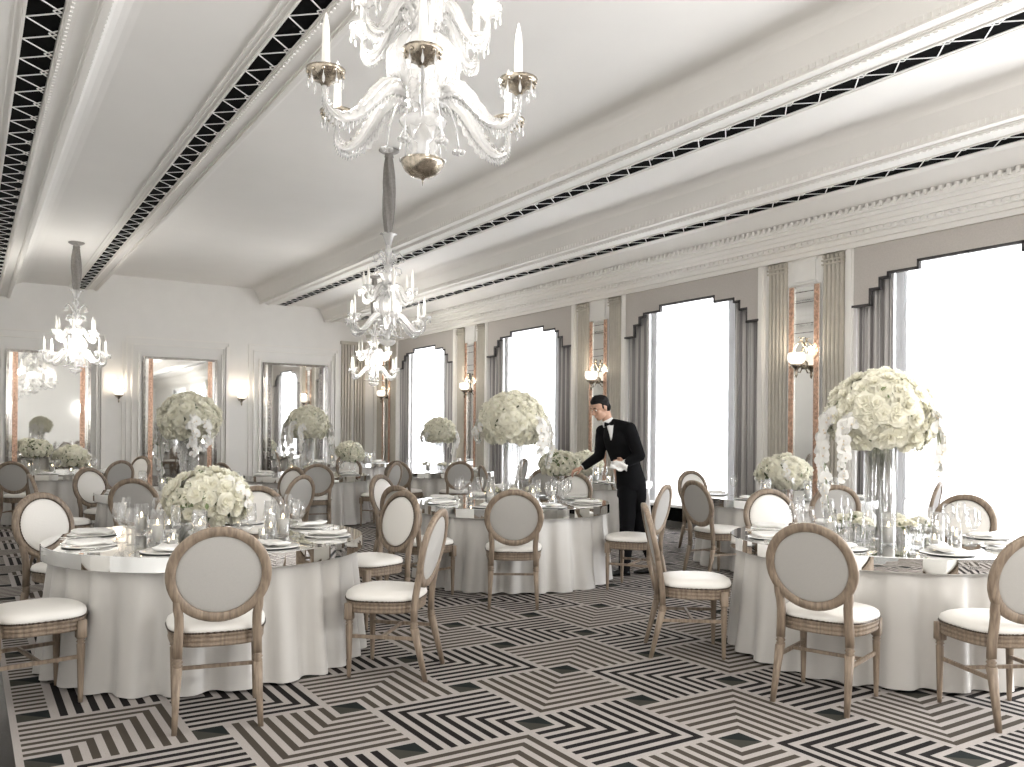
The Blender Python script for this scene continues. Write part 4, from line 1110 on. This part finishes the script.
for s in (-1, 1):
    b.loops([[c0 + tdir * s * u + Vector((0, 0, 1)) * h * math.cos(2 * PI * k / 8) + Vector((-.84, -.5, 0)) * .007 * math.sin(2 * PI * k / 8) for k in range(8)] for u, h in ((.003, .009), (.025, .018), (.048, .026))])
b.ball(c0, .011, 8, 6); b.build('bow_tie', M_['suit'], man)
for nm, A, Bq in (('cuff', RE, RW), ('cuff', LE, LW)):
    A, Bq = Vector(A), Vector(Bq); d = (Bq - A).normalized(); b = MB(); b.tube([Bq - d * .035, Bq - d * .005], [.036, .034], 14); b.build(nm, M_['shirt'], man)
for ax_, y in ((-.05, -.06), (.27, .10)):
    b = MB(); ls = []
    for u, w, h in ((.055, .030, .05), (.03, .042, .085), (-.04, .043, .085), (-.10, .046, .055), (-.16, .044, .045), (-.205, .025, .03)):
        ls.append([(ax_ + u, y + w * math.cos(2 * PI * k / 14), max(.004, h * .5 + h * .5 * math.sin(2 * PI * k / 14))) for k in range(14)])
    b.loops(ls); b.build('shoe', M_['shoe'], man)
cl = MB(); ls = []                                                  # cloth held in the left hand
for i in range(7):
    u = i / 6; ls.append([(-.06 - .17 * u + .01 * math.sin(k), -.27 + .02 * math.sin(k * 1.3 + i), 1.19 - .015 * u - .11 * k / 6 * (1 - .35 * u) + .01 * math.sin(i * 2 + k)) for k in range(7)])
cl.loops(ls, closed=False, cap0=False, cap1=False)
cl = cl.build('serving_cloth', M_['napkin']); sd = cl.modifiers.new('t', 'SOLIDIFY'); sd.thickness = .008
cl.location = (5.745, 6.67, 0); cl.rotation_euler = (0, 0, -TH); tag(cl, "folded white cloth held in the waiter's left hand", 'cloth')

# ------------------------------------------------------------------ daylight, camera
w = D.worlds.new('overcast_sky'); bpy.context.scene.world = w; w.use_nodes = True
bg = w.node_tree.nodes['Background']; bg.inputs[0].default_value = (.95, .97, 1, 1); bg.inputs[1].default_value = .80
for j, (a, c) in enumerate(WIN):                                    # daylight arriving through each window
    ld = D.lights.new('daylight', 'AREA'); ld.shape = 'RECTANGLE'; ld.size = c - a - .1; ld.size_y = 3.1; ld.energy = (200, 520, 150, 150, 150, 150, 150)[j]; ld.color = (.95, .97, 1)
    lo = D.objects.new('daylight', ld); COL.objects.link(lo); lo.location = (X1 + .45, (a + c) / 2, 2.0); lo.rotation_euler = Euler((PI / 2, 0, PI / 2))
def lamp(loc, e, r=.12, col=(1, .97, .93)):  # fill point with no fixture, added out of view to brighten the room
    ld = D.lights.new('fill_light', 'POINT'); ld.energy = e; ld.color = col; ld.shadow_soft_size = r
    lo = D.objects.new('fill_light', ld); COL.objects.link(lo); lo.location = loc
for loc, e in (((4.4, -.8, 2.4), 115), ((1.5, -.6, 2.5), 45)): lamp(loc, e)

cam = D.cameras.new('camera'); co = D.objects.new('camera', cam); COL.objects.link(co)
cam.sensor_width = 36; cam.sensor_fit = 'HORIZONTAL'; cam.lens = 848.39 / 1024 * 36; cam.shift_y = (433.08 - 383.5) / 1024; cam.clip_start = .05
r_ = Vector((CT, -ST, 0)); f_ = Vector((ST, CT, 0)); u_ = Vector((0, 0, 1)); roll = .0086
cxv = r_ * math.cos(roll) + u_ * math.sin(roll); cyv = -r_ * math.sin(roll) + u_ * math.cos(roll)
co.matrix_world = Matrix((( cxv.x, cyv.x, -f_.x, 0), (cxv.y, cyv.y, -f_.y, 0), (cxv.z, cyv.z, -f_.z, 1.45), (0, 0, 0, 1)))
S = bpy.context.scene; S.camera = co
S.view_settings.view_transform = 'Standard'; S.view_settings.look = 'None'; S.view_settings.gamma = 1; S.view_settings.use_curve_mapping = False
S.view_settings.exposure = 1.02
S.cycles.use_denoising = True; S.cycles.denoiser = 'OPENIMAGEDENOISE'
S.cycles.max_bounces = 10; S.cycles.diffuse_bounces = 4; S.cycles.glossy_bounces = 5; S.cycles.transparent_max_bounces = 24; S.cycles.transmission_bounces = 6
S.cycles.sample_clamp_indirect = 6; S.cycles.caustics_reflective = False; S.cycles.caustics_refractive = False
